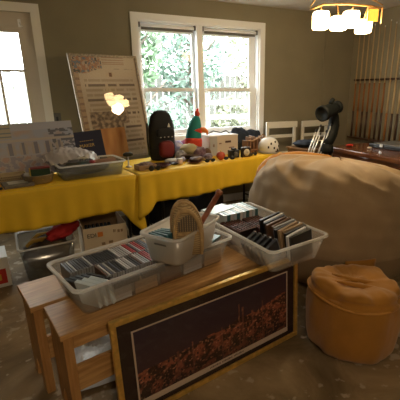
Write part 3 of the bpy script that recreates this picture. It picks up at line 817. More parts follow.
# ---------------------------------------------------------------- poster
pa = R(19.5)
ps = thing('framed_poster', 'tall cream poster with small print leaning on the wall beside the window', 'poster', (.21, 3.90, TZ+.001), pa)
PW, PH = .735, 1.06
pt = Matrix.Rotation(-R(9.8), 4, 'X') @ Matrix.Rotation(R(-1), 4, 'Y')
def plean(o, extra=None): o.matrix_local = pt; return o
SPK = mat('speckled_frame', (.22, .19, .16), .4, metal=.3, col2=(.42, .36, .28), scale=60)
b = M(); q = .022
for a, c2 in (((0, 0, 0), (PW, .022, q)), ((0, 0, PH-q), (PW, .022, PH)), ((0, 0, q), (q, .022, PH-q)), ((PW-q, 0, q), (PW, .022, PH-q))): b.box2(a, c2, .003)
plean(b.build('frame', SPK, ps))
plean(M().box2((q, .012, q), (PW-q, .018, PH-q)).build('backing', CARDI, ps))
rp = random.Random(5)
lines = {}
for j in range(40): lines[j] = [rp.random() < .82 for _ in range(60)]
def poster(u, v):
    c = (.50, .42, .33)
    if u < .02 or u > .98: return (.3, .2, .14)
    # corner art, top left
    if v > .84 and u < .44 and (1-v) < .17-.20*max(0, u-.12):
        n = noise.noise(Vector((u*26, v*26, 1)))
        return (.16, .20, .26) if n > .25 else (.40, .20, .12) if n > -.05 else (.48, .38, .30) if n > -.3 else (.10, .09, .09)
    if u < .08: 
        return (.42, .30, .20) if int(v*50) % 3 else (.26, .17, .12)
    if abs(u-.55) < .025 and abs(v-.83) < .02: return (.14, .08, .07)
    if .86 < v < .90 and .6 < u < .92: return (.30, .27, .24) if int(v*160) % 3 == 0 and rp.random() < .7 else c
    if v > .93 and .46 < u < .8: return (.36, .22, .15) if int(v*90) % 2 else c
    # lower left: dark mottled block with an orange block beneath
    if .30 < v < .47 and .12 < u < .72 and not (v < .34 and u > .62):
        n = noise.noise(Vector((u*22, v*34, 6)))
        return (.14, .10, .08) if n > .15 else (.25, .19, .14) if n > -.2 else (.40, .30, .22)
    if v < .30 and .16 < u < .62:
        return mix((.40, .17, .06), (.58, .30, .12), noise.noise(Vector((u*12, v*5, 3)))+.5)
    # text rows
    if .05 < v < .80 and .13 < u < .93:
        row = int(v*42)
        if row % 2 == 0 and lines[row][int(u*45)]:
            if row % 6 == 0: return (.15, .11, .09)
            return (.36, .29, .22)
    return c
pic = picture('poster_print', PW-2*q, PH-2*q, 66, 126, poster, attr_mat('poster_ink', .7), ps, .0115, q, q); plean(pic)
plean(M().box2((q, .005, q), (PW-q, .008, PH-q)).build('glazing', glass('poster_glazing', (1, 1, 1), .05), ps))

# castle picture ---------------------------------------------------------------
cp = thing('castle_picture', 'pale picture of an arched building leaning at the left end of the table', 'picture', (-.60, 3.44, TZ+.001), R(11.2))
CW, CH = .72, .44
def castle(u, v):
    c = mix((.42, .42, .50), (.36, .42, .58), v)
    if v > .72 and .04 < u < .34:
        return (.46, .42, .33) if int(v*40) % 3 else (.20, .24, .28)
    if v > .86: return mix(c, (.50, .50, .58), .5)
    for k in range(5):
        au = .30+k*.13
        if abs(u-au) < .042 and .40 < v < .64 and not (v > .58 and abs(u-au) > .026):
            return (.20, .20, .27) if abs(u-au) < .020 else (.42, .38, .36)
    if .66 < v < .70: return (.48, .44, .42)
    if u > .72 and v > .38:
        n = noise.noise(Vector((u*20, v*20, 2)))
        if n > .0: return (.14, .15, .20)
    if v < .38:
        n = noise.noise(Vector((u*15, v*13, 7)))
        return (.44, .31, .28) if n > .2 else (.44, .40, .42) if n > -.1 else (.30, .29, .37)
    n = noise.noise(Vector((u*9, v*9, 12)))
    return mix(c, (.46, .36, .34), max(0, min(1, n+.2)))
ct_m = Matrix.Rotation(-R(12), 4, 'X') @ Matrix.Rotation(R(-1), 4, 'Y')
o = picture('print_surface', CW, CH, 72, 44, castle, attr_mat('castle_ink', .35, coat=.3), cp, -.001, .002, 0); o.matrix_local = ct_m
o = M().box2((0, 0, 0), (CW, .022, CH), .002).build('board', WHITE, cp); o.matrix_local = ct_m

# navy gift box
nb = thing('navy_box', 'navy blue lidded box with gold lettering propped up in front of the tall poster', 'box', (.075, 3.66, TZ+.098), R(9))
rm = Matrix.Rotation(-R(9), 4, 'X') @ Matrix.Rotation(R(-4), 4, 'Y')
NB = mat('navy_card', (.012, .016, .05), .4)
o = M().box2((0, 0, -.095), (.285, .05, .235), .004).build('box_body', NB, nb); o.matrix_local = rm
b = M()
for k in range(7): b.box2((.075+k*.018, -.0014, .145), (.086+k*.018, -.0004, .150))
o = b.build('small_lettering', GOLDT, nb); o.matrix_local = rm
t_ = text('gold_lettering', 'MAKER', .042, GOLDT, nb, (0, 0, 0), (0, 0, 0)); t_.matrix_local = rm @ Matrix.Translation((.065, -.0008, .09)) @ Matrix.Rotation(PI/2, 4, 'X')

# ---------------------------------------------------------------- left table goods
bin_box('storage_bin', 'clear plastic bin of odds and ends on the left yellow table', (.175, 3.385, TZ), R(11), .55, .36, .125, CLEAR, .02)
b = M(); 
b.blob((0, 0, .055), (.40, .26, .09), 12, .25, 3, flat=.004)
tag(b.build('cloth_bundle', mat('dark_green_cloth', (.012, .035, .022), .85, col2=(.06, .045, .03), scale=14, bump=.4, bscale=30), None, (.13, 3.385, TZ+.008)), 'dark green and brown cloth bundle filling the clear bin on the yellow table', 'cloth')
for k in range(3):
    tag(M().box((0, 0, 0), (.20, .022, .012), None, .003).build('ruler_stick', mat('slat_wood', (.26, .13, .07), .5), None, (.30, 3.32+k*.05, TZ+.115), R(3*k+8)), 'brown wooden strip lying in the right side of the clear table bin', 'wooden strip', 'wooden strips in the clear table bin')
tag(M().blob((0, 0, 0), (.05, .05, .03), 2, .2, 3).build('red_ribbon', mat('red_ribbon', (.25, .02, .03), .5), None, (.20, 3.30, TZ+.125)), 'small dark red ribbon in the middle of the clear table bin', 'ribbon')
# crumpled bag
b = M(); nx, ny = 40, 26; vs = []
for j in range(ny+1):
    for i in range(nx+1):
        u, v = i/nx*2-1, j/ny*2-1; rr = max(0, 1-(u*u+v*v)*.8)
        vs.append((u*.20, v*.13, .10*rr**.7+.05*noise.noise(Vector((u*2.6, v*2.6, 1)))+.025*noise.noise(Vector((u*7, v*7, 4)))))
b.faces(vs, [(j*(nx+1)+i, j*(nx+1)+i+1, (j+1)*(nx+1)+i+1, (j+1)*(nx+1)+i) for j in range(ny) for i in range(nx)], True)
tag(b.build('plastic_bag', plastic('cloudy_bag', (.86, .82, .84), .22, .15), None, (.04, 3.47, TZ+.125), R(18)), 'crumpled white plastic bag lying on top of the clear table bin', 'plastic bag')
# round tin
tn = thing('round_tin', 'round grey tin bowl at the left end of the table', 'tin', (-.215, 3.255, TZ))
M().lathe([(0, 0), (.085, 0), (.10, .012), (.112, .065), (.116, .068), (.113, .073), (.106, .068), (.098, .014), (0, .008)], 32).build('tin_body', mat('dull_tin', (.32, .28, .23), .4, metal=.5), tn)
b = M()
for k in range(10): b.lathe([(0, -.004), (.007, 0), (0, .004)], 8, (.107*math.cos(2*PI*k/10), .107*math.sin(2*PI*k/10), .04))
b.build('studs', GOLDT, tn)
gb = thing('green_box', 'dark green and red box with a yellow edge sitting in the round tin', 'box', (-.205, 3.265, TZ+.014), R(6))
M().box2((-.06, -.035, 0), (.075, .035, .095), .003).build('box_body', mat('dark_green_card', (.015, .05, .02), .5), gb)
M().box2((-.0605, -.036, .096), (.0755, .036, .106), .002).build('red_lid', mat('dull_red_card', (.22, .03, .03), .5), gb)
M().box2((-.070, -.032, .012), (-.0608, .032, .10), .002).build('yellow_edge', mat('yellow_card', (.70, .52, .08), .5), gb)
# grey book with white label
gk = thing('grey_book', 'flat grey book with a white cover label on the left corner of the yellow cloth', 'book', (-.36, 3.20, TZ), R(14))
M().box2((-.10, -.085, 0), (.10, .085, .026), .003).build('book_body', mat('grey_cover', (.16, .15, .14), .5), gk)
M().box2((-.065, -.05, .0262), (.065, .055, .0275)).build('label', WHITE, gk)
# woven tray behind book
wt = thing('woven_tray', 'beige dotted woven tray behind the flat grey book', 'tray', (-.42, 3.385, TZ), R(11))
b = M(); w, d, h = .22, .15, .06
for a, c2 in (((-w/2, -d/2, 0), (w/2, -d/2+.006, h)), ((-w/2, d/2-.006, 0), (w/2, d/2, h)), ((-w/2, -d/2+.006, 0), (-w/2+.006, d/2-.006, h)), ((w/2-.006, -d/2+.006, 0), (w/2, d/2-.006, h)), ((-w/2+.006, -d/2+.006, 0), (w/2-.006, d/2-.006, .005))): b.box2(a, c2)
b.build('tray_body', mat('beige_cane', (.52, .42, .26), .6), wt)
b = M()
for k in range(14):
    for j in range(3): b.box((-w/2+.014+k*.0148+(.007 if j % 2 else 0), -d/2-.001, .014+j*.017), (.006, .002, .008))
b.build('weave_holes', mat('weave_dark', (.10, .07, .04), .8), wt)
tag(M().tube([(-.03, 0, 0), (-.03, .0, .10), (0, .01, .145), (.03, .02, .10), (.03, .02, 0)], .011, 8).build('curved_handle', CUEO, None, (-.52, 3.30, TZ+.011)), 'brown curved wooden handle at the far left edge of the table', 'handle')
tag(M().tube([(-.035, 0, 0), (-.02, -.02, 0), (.02, -.02, 0), (.035, 0, 0)], .010, 8).build('sunglasses', BLACK, None, (-.49, 3.10, TZ+.012)), 'black sunglasses at the front left corner of the yellow cloth', 'sunglasses')
# tool with black handle
hb = thing('paint_roller', 'black-handled tool standing beside the clear bin in front of the tall poster', 'tool', (.535, 3.56, TZ))
M().lathe([(0, 0), (.028, 0), (.028, .008), (.008, .014), (.006, .11)], 16).build('tool_stem', SILVER, hb)
M().tube([(-.045, 0, .118), (-.02, 0, .122), (.02, 0, .122), (.045, 0, .118)], [.012, .022, .022, .012], 10).build('tool_handle', BLACK, hb)
hb.name = 'stemmed_tool'

# ---------------------------------------------------------------- right table goods
def P2(x, y): return (x, y, TZ)
bd = thing('wooden_tray', 'small wooden tray of dark beads at the left end of the right table', 'tray', P2(.66, 3.40), R(12))
b = M(); w, d, h = .17, .12, .045
for a, c2 in (((-w/2, -d/2, 0), (w/2, -d/2+.008, h)), ((-w/2, d/2-.008, 0), (w/2, d/2, h)), ((-w/2, -d/2+.008, 0), (-w/2+.008, d/2-.008, h)), ((w/2-.008, -d/2+.008, 0), (w/2, d/2-.008, h)), ((-w/2+.008, -d/2+.008, 0), (w/2-.008, d/2-.008, .006))): b.box2(a, c2)
b.build('tray_body', mat('tray_wood', (.30, .19, .11), .5), bd)
b = M().blob((0, 0, .035), (.145, .098, .05), 1, .3, 5); tag(b.build('beads', mat('brown_beads', (.05, .025, .02), .4, col2=(.25, .13, .10), scale=60, bump=.5, bscale=120), None, (.66, 3.40, TZ+.006), R(12)), 'heap of dark brown beads in the small wooden tray', 'beads', None, 'stuff')
# plates & sunglasses
def bowl(x, y, r, h, m, lab, grp, name='dish', cat='dish'):
    t = thing(name, lab, cat, P2(x, y), 0, grp)
    M().lathe([(0, 0), (r*.55, 0), (r*.62, .004), (r, h), (r*.985, h+.003), (r*.6, .009), (0, .006)], 28).build('dish_body', m, t)
    return t
DK = mat('dark_lacquer', (.03, .02, .025), .2, col2=(.10, .05, .05), scale=20)
bowl(.80, 3.42, .105, .026, DK, 'dark lacquered dish near the front left of the right table', 'small dark dishes')
bowl(.965, 3.50, .055, .020, mat('dark_blue_glaze', (.03, .035, .06), .15), 'dark blue glazed dish beside the lacquered dish', 'small dark dishes')
bowl(1.17, 3.49, .075, .018, mat('amber_dark', (.10, .03, .02), .25), 'dark red-brown dish in front of the bowl heap', 'small dark dishes')
bk = thing('eyeglasses', 'black eyeglasses lying on the front edge of the yellow cloth', 'eyeglasses', P2(.72, 3.275), R(12))
for sx in (-.033, .033): M().lathe([(.020, -.002), (.026, 0), (.020, .002)], 14, (sx, 0, .028), Matrix.Rotation(PI/2, 3, 'X')).build('lens_rim', BLACK, bk)
M().tube([(-.010, 0, .034), (0, -.002, .037), (.010, 0, .034)], .002, 6).build('bridge', BLACK, bk)
for sx in (-1, 1): M().tube([(sx*.058, 0, .032), (sx*.06, .06, .022), (sx*.055, .12, .004)], .0025, 6).build('temple_arm', BLACK, bk)
cup = thing('white_jar', 'small white and pink jar on the cloth left of the red-brown dish', 'jar', P2(1.02, 3.50))
M().lathe([(0, 0), (.028, 0), (.031, .02), (.028, .045)], 18).build('jar_body', mat('pinkish_white', (.70, .52, .50), .4), cup)
M().lathe([(0, .0452), (.030, .0452), (.030, .055), (0, .056)], 18).build('jar_lid', WHITE, cup)
tag(M().blob((0, 0, .018), (.16, .09, .04), 6, .3, 3, flat=.001).build('white_cloth', mat('white_linen', (.68, .68, .74), .8), None, P2(.975, 3.63), R(15)), 'small folded white cloth behind the dark dishes', 'cloth')
# black backpack
bp = thing('backpack', 'black backpack with a small white emblem standing before the left window', 'backpack', P2(.935, 3.83), R(12))
b = M(); 
prof = [(.0, 0), (.10, 0), (.125, .01), (.135, .08), (.135, .22), (.135, .32), (.128, .36), (.120, .40), (.104, .45), (.080, .485), (.045, .505), (0, .51)]
n = 28; vs = []
for r, z in dens(prof, 3):
    for k in range(n):
        a = 2*PI*k/n; q = (abs(math.cos(a))**2.8+abs(math.sin(a))**2.8)**(-1/2.8)
        vs.append((r*q*math.cos(a), r*q*.60*math.sin(a), z))
mm = len(vs)//n
b.faces(vs, [(i*n+k, i*n+(k+1) % n, (i+1)*n+(k+1) % n, (i+1)*n+k) for i in range(mm-1) for k in range(n)], True)
b.build('main_body', BLACKF, bp)
M().blob((0, -.10, .12), (.16, .08, .17), 3, .08, 2, e=.6).build('front_pocket', mat('dark_red_panel', (.16, .01, .012), .7), bp)
M().blob((0, -.085, .285), (.20, .05, .10), 4, .08, 2, e=.6).build('upper_pocket', BLACKF, bp)
b = M()
for k in range(4): b.box((-.065+k*.043, -.112, .245), (.014, .004, .010))
b.build('zip_pull', mat('pale_pulls', (.45, .43, .40), .5), bp)
b = M(); b.faces([(.012, -.121, .345), (.044, -.121, .345), (.036, -.121, .368), (.028, -.121, .387), (.020, -.121, .366)], [(0, 1, 2, 3, 4)]); b.faces([(.012, -.117, .345), (.044, -.117, .345), (.036, -.117, .368), (.028, -.117, .387), (.020, -.117, .366)], [(4, 3, 2, 1, 0)]); b.build('emblem', WHITE, bp)
for sx in (-1, 1): M().tube([(sx*.138, .03, .05), (sx*.152, .02, .2), (sx*.142, .03, .38)], .010, 6).build('shoulder_strap', BLACK, bp)
# heap: cap bowl etc
hat = thing('straw_hat', 'tan soft hat in the heap right of the black backpack', 'hat', P2(1.205, 3.76))
b = M().blob((0, 0, .095), (.20, .19, .13), 5, .12, 2.4); b.build('hat_crown', mat('tan_felt', (.42, .36, .20), .85), hat)
M().lathe([(.085, .055), (.125, .045), (.145, .05), (.145, .056), (.12, .052), (.085, .062)], 30).build('hat_brim', mat('brown_felt', (.16, .11, .08), .85), hat)
M().blob((0, 0, .028), (.26, .22, .055), 9, .2, 3, flat=.001).build('hat_base_fold', mat('dark_brown_felt', (.05, .03, .028), .85), hat)
for k, (x, y, z, m_, lab, w) in enumerate(((1.12, 3.92, .09, mat('blue_print_cloth', (.20, .22, .55), .7, col2=(.6, .55, .7), scale=25), 'blue and white printed cloth ball behind the tan hat', .15), (1.24, 3.95, .09, mat('red_print_cloth', (.55, .06, .08), .7, col2=(.35, .08, .22), scale=25), 'red printed cloth ball under the toy parrot', .17), (1.36, 3.60, .035, mat('purple_grey', (.10, .07, .12), .5, col2=(.3, .26, .32), scale=30), 'dark purple ornament on the cloth right of the tan hat', .10), (1.40, 3.74, .05, mat('brown_knit', (.14, .08, .05), .8), 'brown knitted bundle left of the white carton', .10))):
    tag(M().blob((0, 0, z), (w, w*.85, z*2), k+20, .12, 3, flat=.001).build('cloth_ball' if k < 2 else 'ornament' if k == 2 else 'knitted_bundle', m_, None, P2(x, y)), lab, 'cloth ball' if k < 2 else 'ornament' if k == 2 else 'bundle')
for k, (x, y, z, m_, nm, lab, w, h) in enumerate(((1.10, 3.72, .0, mat('grey_print', (.12, .12, .15), .7, col2=(.5, .48, .5), scale=30), 'beanie', 'grey patterned beanie left of the tan hat', .13, .10), (1.30, 3.70, .0, mat('plum_cloth', (.09, .04, .07), .8, col2=(.28, .2, .25), scale=18), 'scarf', 'plum scarf bunched right of the tan hat', .16, .13), (1.22, 3.58, .0, mat('brown_leather', (.07, .035, .02), .5, col2=(.16, .09, .05), scale=12), 'wallet', 'brown leather pouch in front of the tan hat', .19, .05), (1.08, 3.60, .0, mat('lavender_dish', (.35, .32, .45), .5), 'pouch', 'lavender pouch beside the white folded cloth', .09, .05))):
    tag(M().blob((0, 0, h/2), (w, w*.7, h), k+50, .22, 2.6, flat=.001).build(nm, m_, None, P2(x, y), R(20*k)), lab, nm)
# parrot toy
pr = thing('toy_parrot', 'teal and red toy parrot perched on the heap in front of the window mullion', 'toy parrot', (1.305, 3.88, TZ+.0), R(0))
TEAL = mat('teal_plush', (.01, .20, .19), .8, bump=.3, bscale=70); PRED = mat('red_plush', (.60, .05, .02), .8, bump=.3, bscale=70); PORA = mat('orange_plush', (.8, .22, .03), .7)
M().tube([(-.01, 0, .0), (-.012, 0, .04), (-.01, 0, .12), (-.005, 0, .20), (.005, 0, .27), (.018, 0, .34), (.032, 0, .40), (.042, 0, .435)], [.05, .078, .092, .088, .080, .068, .048, .026], 22).build('body', TEAL, pr)
M().tube([(-.012, -.002, .10), (-.010, -.002, .13), (-.006, -.002, .18), (-.004, -.002, .205)], [.088, .0965, .0945, .086], 22).build('belly', PRED, pr)
M().tube([(.020, -.004, .255), (.022, -.004, .285), (.026, -.004, .31)], [.066, .0805, .066], 20).build('cheek_band', PRED, pr)
M().tube([(.040, 0, .43), (.048, 0, .46), (.044, 0, .485), (.055, 0, .515)], [.024, .030, .020, .010], 12).build('crest', PRED, pr)
M().tube([(.05, -.02, .285), (.10, -.05, .29), (.135, -.06, .265), (.14, -.06, .235)], [.035, .030, .018, .004], 10).build('beak', PORA, pr)
M().blob((-.075, -.02, .12), (.05, .09, .19), 3, .1, 2).build('wing', PRED, pr)
M().tube([(0, .08, .05), (.0, .12, .02), (0, .15, .012)], [.03, .02, .01], 8).build('tail', PRED, pr)
# white carton on table
wc = thing('cardboard_carton', 'white cardboard carton with a dark hand hole standing below the window centre', 'box', P2(1.60, 3.93), R(8))
b = M().box2((-.17, -.13, 0), (.20, .13, .215), .003); b.build('carton_body', mat('white_carton', (.62, .55, .50), .7), wc)
b = M().box2((-.165, -.1315, .003), (-.075, -.1303, .212)); b.build('grey_panel', mat('grey_print', (.42, .44, .50), .6), wc)
b = M(); b.box2((.03, -.1335, .135), (.105, -.1305, .158)); b.build('hand_hole', mat('hole_dark', (.09, .05, .04), .8), wc)
CINK = mat('carton_ink', (.25, .17, .15), .8)
for a, c2 in (((-.05, -.1315, .125), (-.02, -.1302, .14)), ((.08, -.1315, .07), (.15, -.1302, .085)), ((-.13, -.1330, .10), (-.11, -.1318, .13))): M().box2(a, c2).build('printed_mark', CINK, wc)
b = M(); b.box2((-.172, -.132, .216), (.202, .132, .222), .002); b.build('lid_flap', mat('carton_lid', (.66, .60, .56), .7), wc)
# toys on the carton top
tag(M().tube([(-.14, 0, 0), (-.05, .02, .03), (.03, -.01, .012), (.10, 0, .03), (.15, .02, 0)], .008, 6).build('wire_coil', GREY, None, (1.60, 3.90, TZ+.2305)), 'dark wire lying on top of the white carton', 'wire')
rb = thing('red_ornament', 'shiny red round ornament in front of the white carton', 'ornament', P2(1.475, 3.53))
M().blob((0, 0, .045), (.095, .09, .088), 2, .05, 2).build('ornament_body', mat('red_orange_shiny', (.50, .09, .05), .2), rb)
M().lathe([(0, .086), (.012, .087), (.010, .1), (0, .102)], 12).build('ornament_cap', GOLDT, rb)
def shades(x, y, rz, lab):
    t = thing('sunglasses', lab, 'sunglasses', P2(x, y), rz, 'black sunglasses on the right table')
    for sx in (-.034, .034): M().blob((sx, 0, .020), (.055, .012, .036), 1, .04, 2).build('lens', BLACK, t)
    M().tube([(-.01, 0, .026), (.01, 0, .026)], .004, 6).build('bridge', BLACK, t)
    for sx in (-1, 1): M().tube([(sx*.06, 0, .026), (sx*.062, .06, .02), (sx*.05, .11, .005)], .004, 6).build('temple_arm', BLACK, t)
shades(1.325, 3.45, R(10), 'black sunglasses left of the shiny red ornament')
shades(1.555, 3.49, R(-12), 'black sunglasses right of the shiny red ornament')
shades(1.90, 3.60, R(20), 'black sunglasses left of the white helmet')
cm = thing('film_camera', 'black camera standing on the cloth in front of the white carton', 'camera', P2(1.655, 3.60), R(5))
M().box2((-.06, -.025, 0), (.06, .025, .085), .005).build('camera_body', BLACK, cm)
M().box2((-.02, -.022, .0855), (.025, .022, .105), .004).build('viewfinder', BLACK, cm)
M().lathe([(0, 0), (.026, 0), (.026, .03), (.021, .034), (0, .03)], 20, (.005, -.0255, .042), Matrix.Rotation(PI/2, 3, 'X')).build('lens', GREY, cm)
ck = thing('desk_clock', 'small square dark clock with a white dial right of the camera', 'clock', P2(1.79, 3.575), R(8))
M().box2((-.055, -.02, 0), (.055, .02, .11), .005).build('clock_case', mat('dark_brown_case', (.03, .02, .015), .4), ck)
M().lathe([(0, 0), (.038, 0), (.038, .004), (0, .004)], 24, (0, -.0205, .055), Matrix.Rotation(PI/2, 3, 'X')).build('dial', mat('dial_white', (.72, .66, .52), .5), ck)
M().box((0, -.0262, .062), (.003, .001, .022)).build('hand', BLACK, ck); M().box((.008, -.0262, .055), (.018, .001, .003)).build('hand', BLACK, ck)
# wooden slatted organizer
wo = thing('wooden_rack', 'brown slatted wooden rack leaning between clock and white helmet', 'rack', P2(1.99, 3.80), R(4))
WB = mat('brown_slat', (.24, .12, .06), .5)
for k in range(6):
    x = -.11+k*.044; zt = .15+.012*k+.03*math.sin(k*1.1)
    M().box2((x, -.06, .0), (x+.014, .05, zt), .002).build('slat', WB, wo)
M().tube([(-.12, -.066, .155), (-.03, -.066, .15), (.06, -.066, .19), (.10, -.066, .215), (.135, -.066, .19)], .008, 6).build('top_rail', mat('pale_rail', (.40, .26, .15), .5), wo)
M().box2((-.12, -.069, .04), (.13, -.061, .055)).build('cross_bar', WB, wo)
# navy jacket on the table
b = M(); b.blob((0, 0, .13), (.34, .18, .27), 31, .22, 2.2, n=36, m=22, flat=.001); b.blob((.20, .01, .11), (.34, .18, .25), 35, .22, 2.2, n=30, m=18, flat=.001)
tag(b.build('navy_jacket', NAVY, None, P2(1.93, 4.06), R(12)), 'navy blue jacket heaped on the table in front of the right window half', 'jacket')
# helmet
hm = thing('bicycle_helmet', 'white bicycle helmet with small dark vents at the right end of the table', 'helmet', P2(2.165, 3.725), R(10))
M().lathe([(.085, 0), (.112, .01), (.124, .045), (.124, .085), (.112, .125), (.088, .155), (.055, .175), (.02, .183), (0, .184)], 36).build('shell', mat('gloss_white', (.78, .78, .78), .2, coat=.5), hm)
b = M()
for a, z, rr in ((245, .12, .1155), (275, .135, .107), (300, .085, .1245), (262, .07, .1255), (230, .08, .1255), (318, .125, .1125), (285, .045, .1255)):
    ar = R(a); p = Vector((rr*math.cos(ar), rr*math.sin(ar), z))
    b.box(p, (.008, .018, .026), Matrix.Rotation(ar, 3, 'Z'), .003)
b.build('vents', BLACK, hm)
M().lathe([(.104, .0), (.1145, .004), (.1235, .030), (.1262, .030), (.119, .002), (.107, -.0005)], 36).build('lower_trim', mat('pale_grey_trim', (.45, .45, .47), .4), hm)
b = M().box((.03, -.1235, .03), (.055, .006, .012)); b.build('logo_mark', mat('dark_print', (.05, .03, .03), .5), hm)

# brown crate with dark cloth, right of the table
cr = thing('brown_wooden_crate', 'brown wooden crate behind the bean bag with a dark cloth on top', 'crate', (2.57, 3.50, 0), R(16))
CRM = mat('crate_wood', (.20, .105, .05), .5, col2=(.28, .16, .08), scale=4, stretch=(1, 9, 9))
b = M(); b.box2((-.17, -.17, .03), (.17, .17, .80), .004); b.build('crate_body', CRM, cr)
for sx in (-.15, .15):
    for sy in (-.15, .15): M().box2((sx-.02, sy-.02, 0), (sx+.02, sy+.02, .0295)).build('foot', CRM, cr)
M().box2((-.182, -.182, .8005), (.182, .182, .82), .004).build('crate_lid', CRM, cr)
b = M().blob((0, 0, .035), (.34, .26, .08), 41, .25, 2.4, flat=.001)
tag(b.build('dark_cloth', NAVY, None, (2.56, 3.53, .8215), R(12)), 'dark folded cloth lying on the brown crate in front of the white chairs', 'cloth')

# ---------------------------------------------------------------- white chairs
def chair(x, y, rz, lab):
    t = thing('white_chair', lab, 'chair', (x, y, 0), rz, 'white wooden chairs by the back wall')
    w = .225
    M().box2((-w, -.42, .43), (w, .0, .455), .008).build('seat', WHITE, t)
    for s_ in (-1, 1):
        M().box2((s_*w-s_*.036, -.0, 0), (s_*w, .032, 1.02), .004).build('back_post', WHITE, t)
        M().box2((s_*w-s_*.036, -.42, 0), (s_*w, -.386, .43), .004).build('front_leg', WHITE, t)
    M().box2((-w-.012, -.014, .975), (w+.012, .016, 1.055), .006).build('top_rail', WHITE, t)
    M().box2((-w+.037, .004, .845), (w-.037, .026, .885), .004).build('middle_rail', WHITE, t)
    M().box2((-w+.037, .004, .62), (w-.037, .026, .655), .004).build('lower_rail', WHITE, t)
    for s_ in (-1, 1): M().box2((s_*w-s_*.030, -.385, .2), (s_*w-s_*.008, -.001, .225)).build('stretcher', WHITE, t)
    return t
chair(2.625, 4.18, R(0), 'white wooden ladder-back chair nearer the window')
chair(3.16, 4.17, R(4), 'white wooden ladder-back chair behind the black telescope')

# ---------------------------------------------------------------- telescope with rods
tl = thing('telescope', 'stubby black telescope on a curved fork arm in front of the white chairs', 'telescope', (2.56, 3.16, 0))
TB = mat('telescope_black', (.006, .008, .008), .6, spec=.2)
# tube from (near-left) to (back-right)
ax = Vector((.93, .25, .0)).normalized(); c0 = Vector((-.075, .02, 1.265))
def rotto(v):
    return Vector((0, 0, 1)).rotation_difference(v).to_matrix()
rm3 = rotto(Vector((.80, -.35, .14)))
a0 = Vector((-.135, -.05, 1.215)); a1 = Vector((.125, .03, 1.275)); dr = (a1-a0)
rt = rotto(dr.normalized()); Ln = dr.length
M().lathe([(0, .012), (.062, .012), (.066, 0), (.080, 0), (.082, .05), (.072, .058), (.068, .15), (.062, .22), (.050, Ln), (0, Ln)], 28, a0, rt).build('optical_tube', TB, tl)
M().lathe([(.046, Ln-.02), (.062, Ln-.02), (.066, Ln+.02), (.050, Ln+.045), (.03, Ln+.045)], 24, a0, rt).build('rear_cell', TB, tl)
M().lathe([(0, .016), (.058, .016), (.058, .022), (0, .022)], 24, a0, rt).build('front_lens', mat('lens_glass', (.03, .05, .06), .05), tl)
M().tube([(.0, -.02, 1.315), (.015, -.02, 1.345), (.03, -.02, 1.365)], [.026, .024, .018], 10).build('finder_scope', TB, tl)
M().tube([(.09, .06, 1.25), (.13, .07, 1.17), (.135, .07, 1.08), (.10, .05, .99), (.04, .02, .93), (.0, .0, .88)], [.045, .055, .062, .062, .060, .05], 14).build('fork_arm', TB, tl)
M().lathe([(0, .80), (.07, .80), (.075, .83), (.07, .88), (.04, .90), (0, .90)], 20).build('mount_base', TB, tl)
for k in range(3):
    a = R(100+120*k); M().tube([(.04*math.cos(a), .04*math.sin(a), .81), (.26*math.cos(a), .26*math.sin(a), .01)], [.018, .014], 8).build('tripod_leg', BLACK, tl)
sp = random.Random(2)
st = thing('rod_stand', 'black floor stand holding the bundle of silver rods', 'stand', (2.37, 3.27, 0))
M().lathe([(0, 0), (.09, 0), (.09, .02), (.03, .04), (.025, .70), (.05, .72), (.05, .78), (.0, .78)], 18).build('stand_body', BLACK, st)
for k in range(6):
    x0 = -.085+k*.046; y0_ = -.06+.012*(k % 3)
    t = thing('silver_rod', f'silver metal rod, {["first","second","third","fourth","fifth","sixth"][k]} from the left in the slanting bundle beside the telescope', 'rod', (2.36+x0, 3.20+y0_, .74), 0, 'slanting silver rods')
    hgt = .29+.05*math.sin(k*2)
    M().tube([(0, 0, 0), (hgt*.45, hgt*.08, hgt)], .0075, 8).build('rod_shaft', SILVER, t)
    M().tube([(hgt*.45, hgt*.08, hgt), (hgt*.45+.012, hgt*.08, hgt+.025)], .008, 8).build('rod_grip', BLACK, t)
for k, (x, z) in enumerate(((2.52, .985), (2.54, .93))):
    tag(M().tube([(-.05, 0, 0), (.06, 0, -.012)], .006, 6).build('silver_clip', SILVER, None, (x, 3.20, z)), ('upper silver cross bar on the slanting rods', 'lower silver cross bar on the slanting rods')[k], 'cross bar', 'silver cross bars')

# ---------------------------------------------------------------- dark wooden table on the right, cues
pt_ = thing('pool_table', 'dark reddish wooden game table along the right wall', 'table', (3.02, 1.75, 0), R(4))
M().box2((0, 0, .745), (.70, 1.78, .80), .012).build('top_rail', DWOOD, pt_)
M().box2((.03, .03, .66), (.67, 1.75, .7445), .01).build('upper_moulding', DWOOD, pt_)
M().box2((.06, .06, .30), (.64, 1.72, .6595), .006).build('cabinet_body', mat('very_dark_wood', (.03, .014, .009), .4), pt_)
for x in (.12, .58):
    for y in (.14, 1.64): M().lathe([(0, 0), (.045, 0), (.05, .05), (.03, .12), (.05, .22), (.055, .2995), (0, .2995)], 14, (x, y, 0)).build('leg', DWOOD, pt_)
cs = thing('black_case', 'flat black cue case lying on the dark game table', 'case', (3.52, 2.92, .802), R(6))
M().box2((-.20, -.38, 0), (.17, .38, .045), .01).build('case_body', BLACK, cs)
M().box2((-.202, -.30, .0455), (.165, .30, .060), .006).build('case_lid', GREY, cs)
for y in (-.2, .2): M().box2((-.212, y-.02, .02), (-.2005, y+.02, .05)).build('latch', SILVER, cs)
tag(M().blob((0, 0, .015), (.11, .05, .03), 4, .1, 2).build('red_cloth', REDH, None, (3.10, 3.40, .802)), 'small red pouch on the far end of the dark game table', 'pouch')
tag(M().blob((0, 0, .012), (.06, .04, .024), 5, .1, 2).build('chalk_block', WHITE, None, (3.18, 3.16, .802)), 'small white block on the edge of the dark game table', 'block')
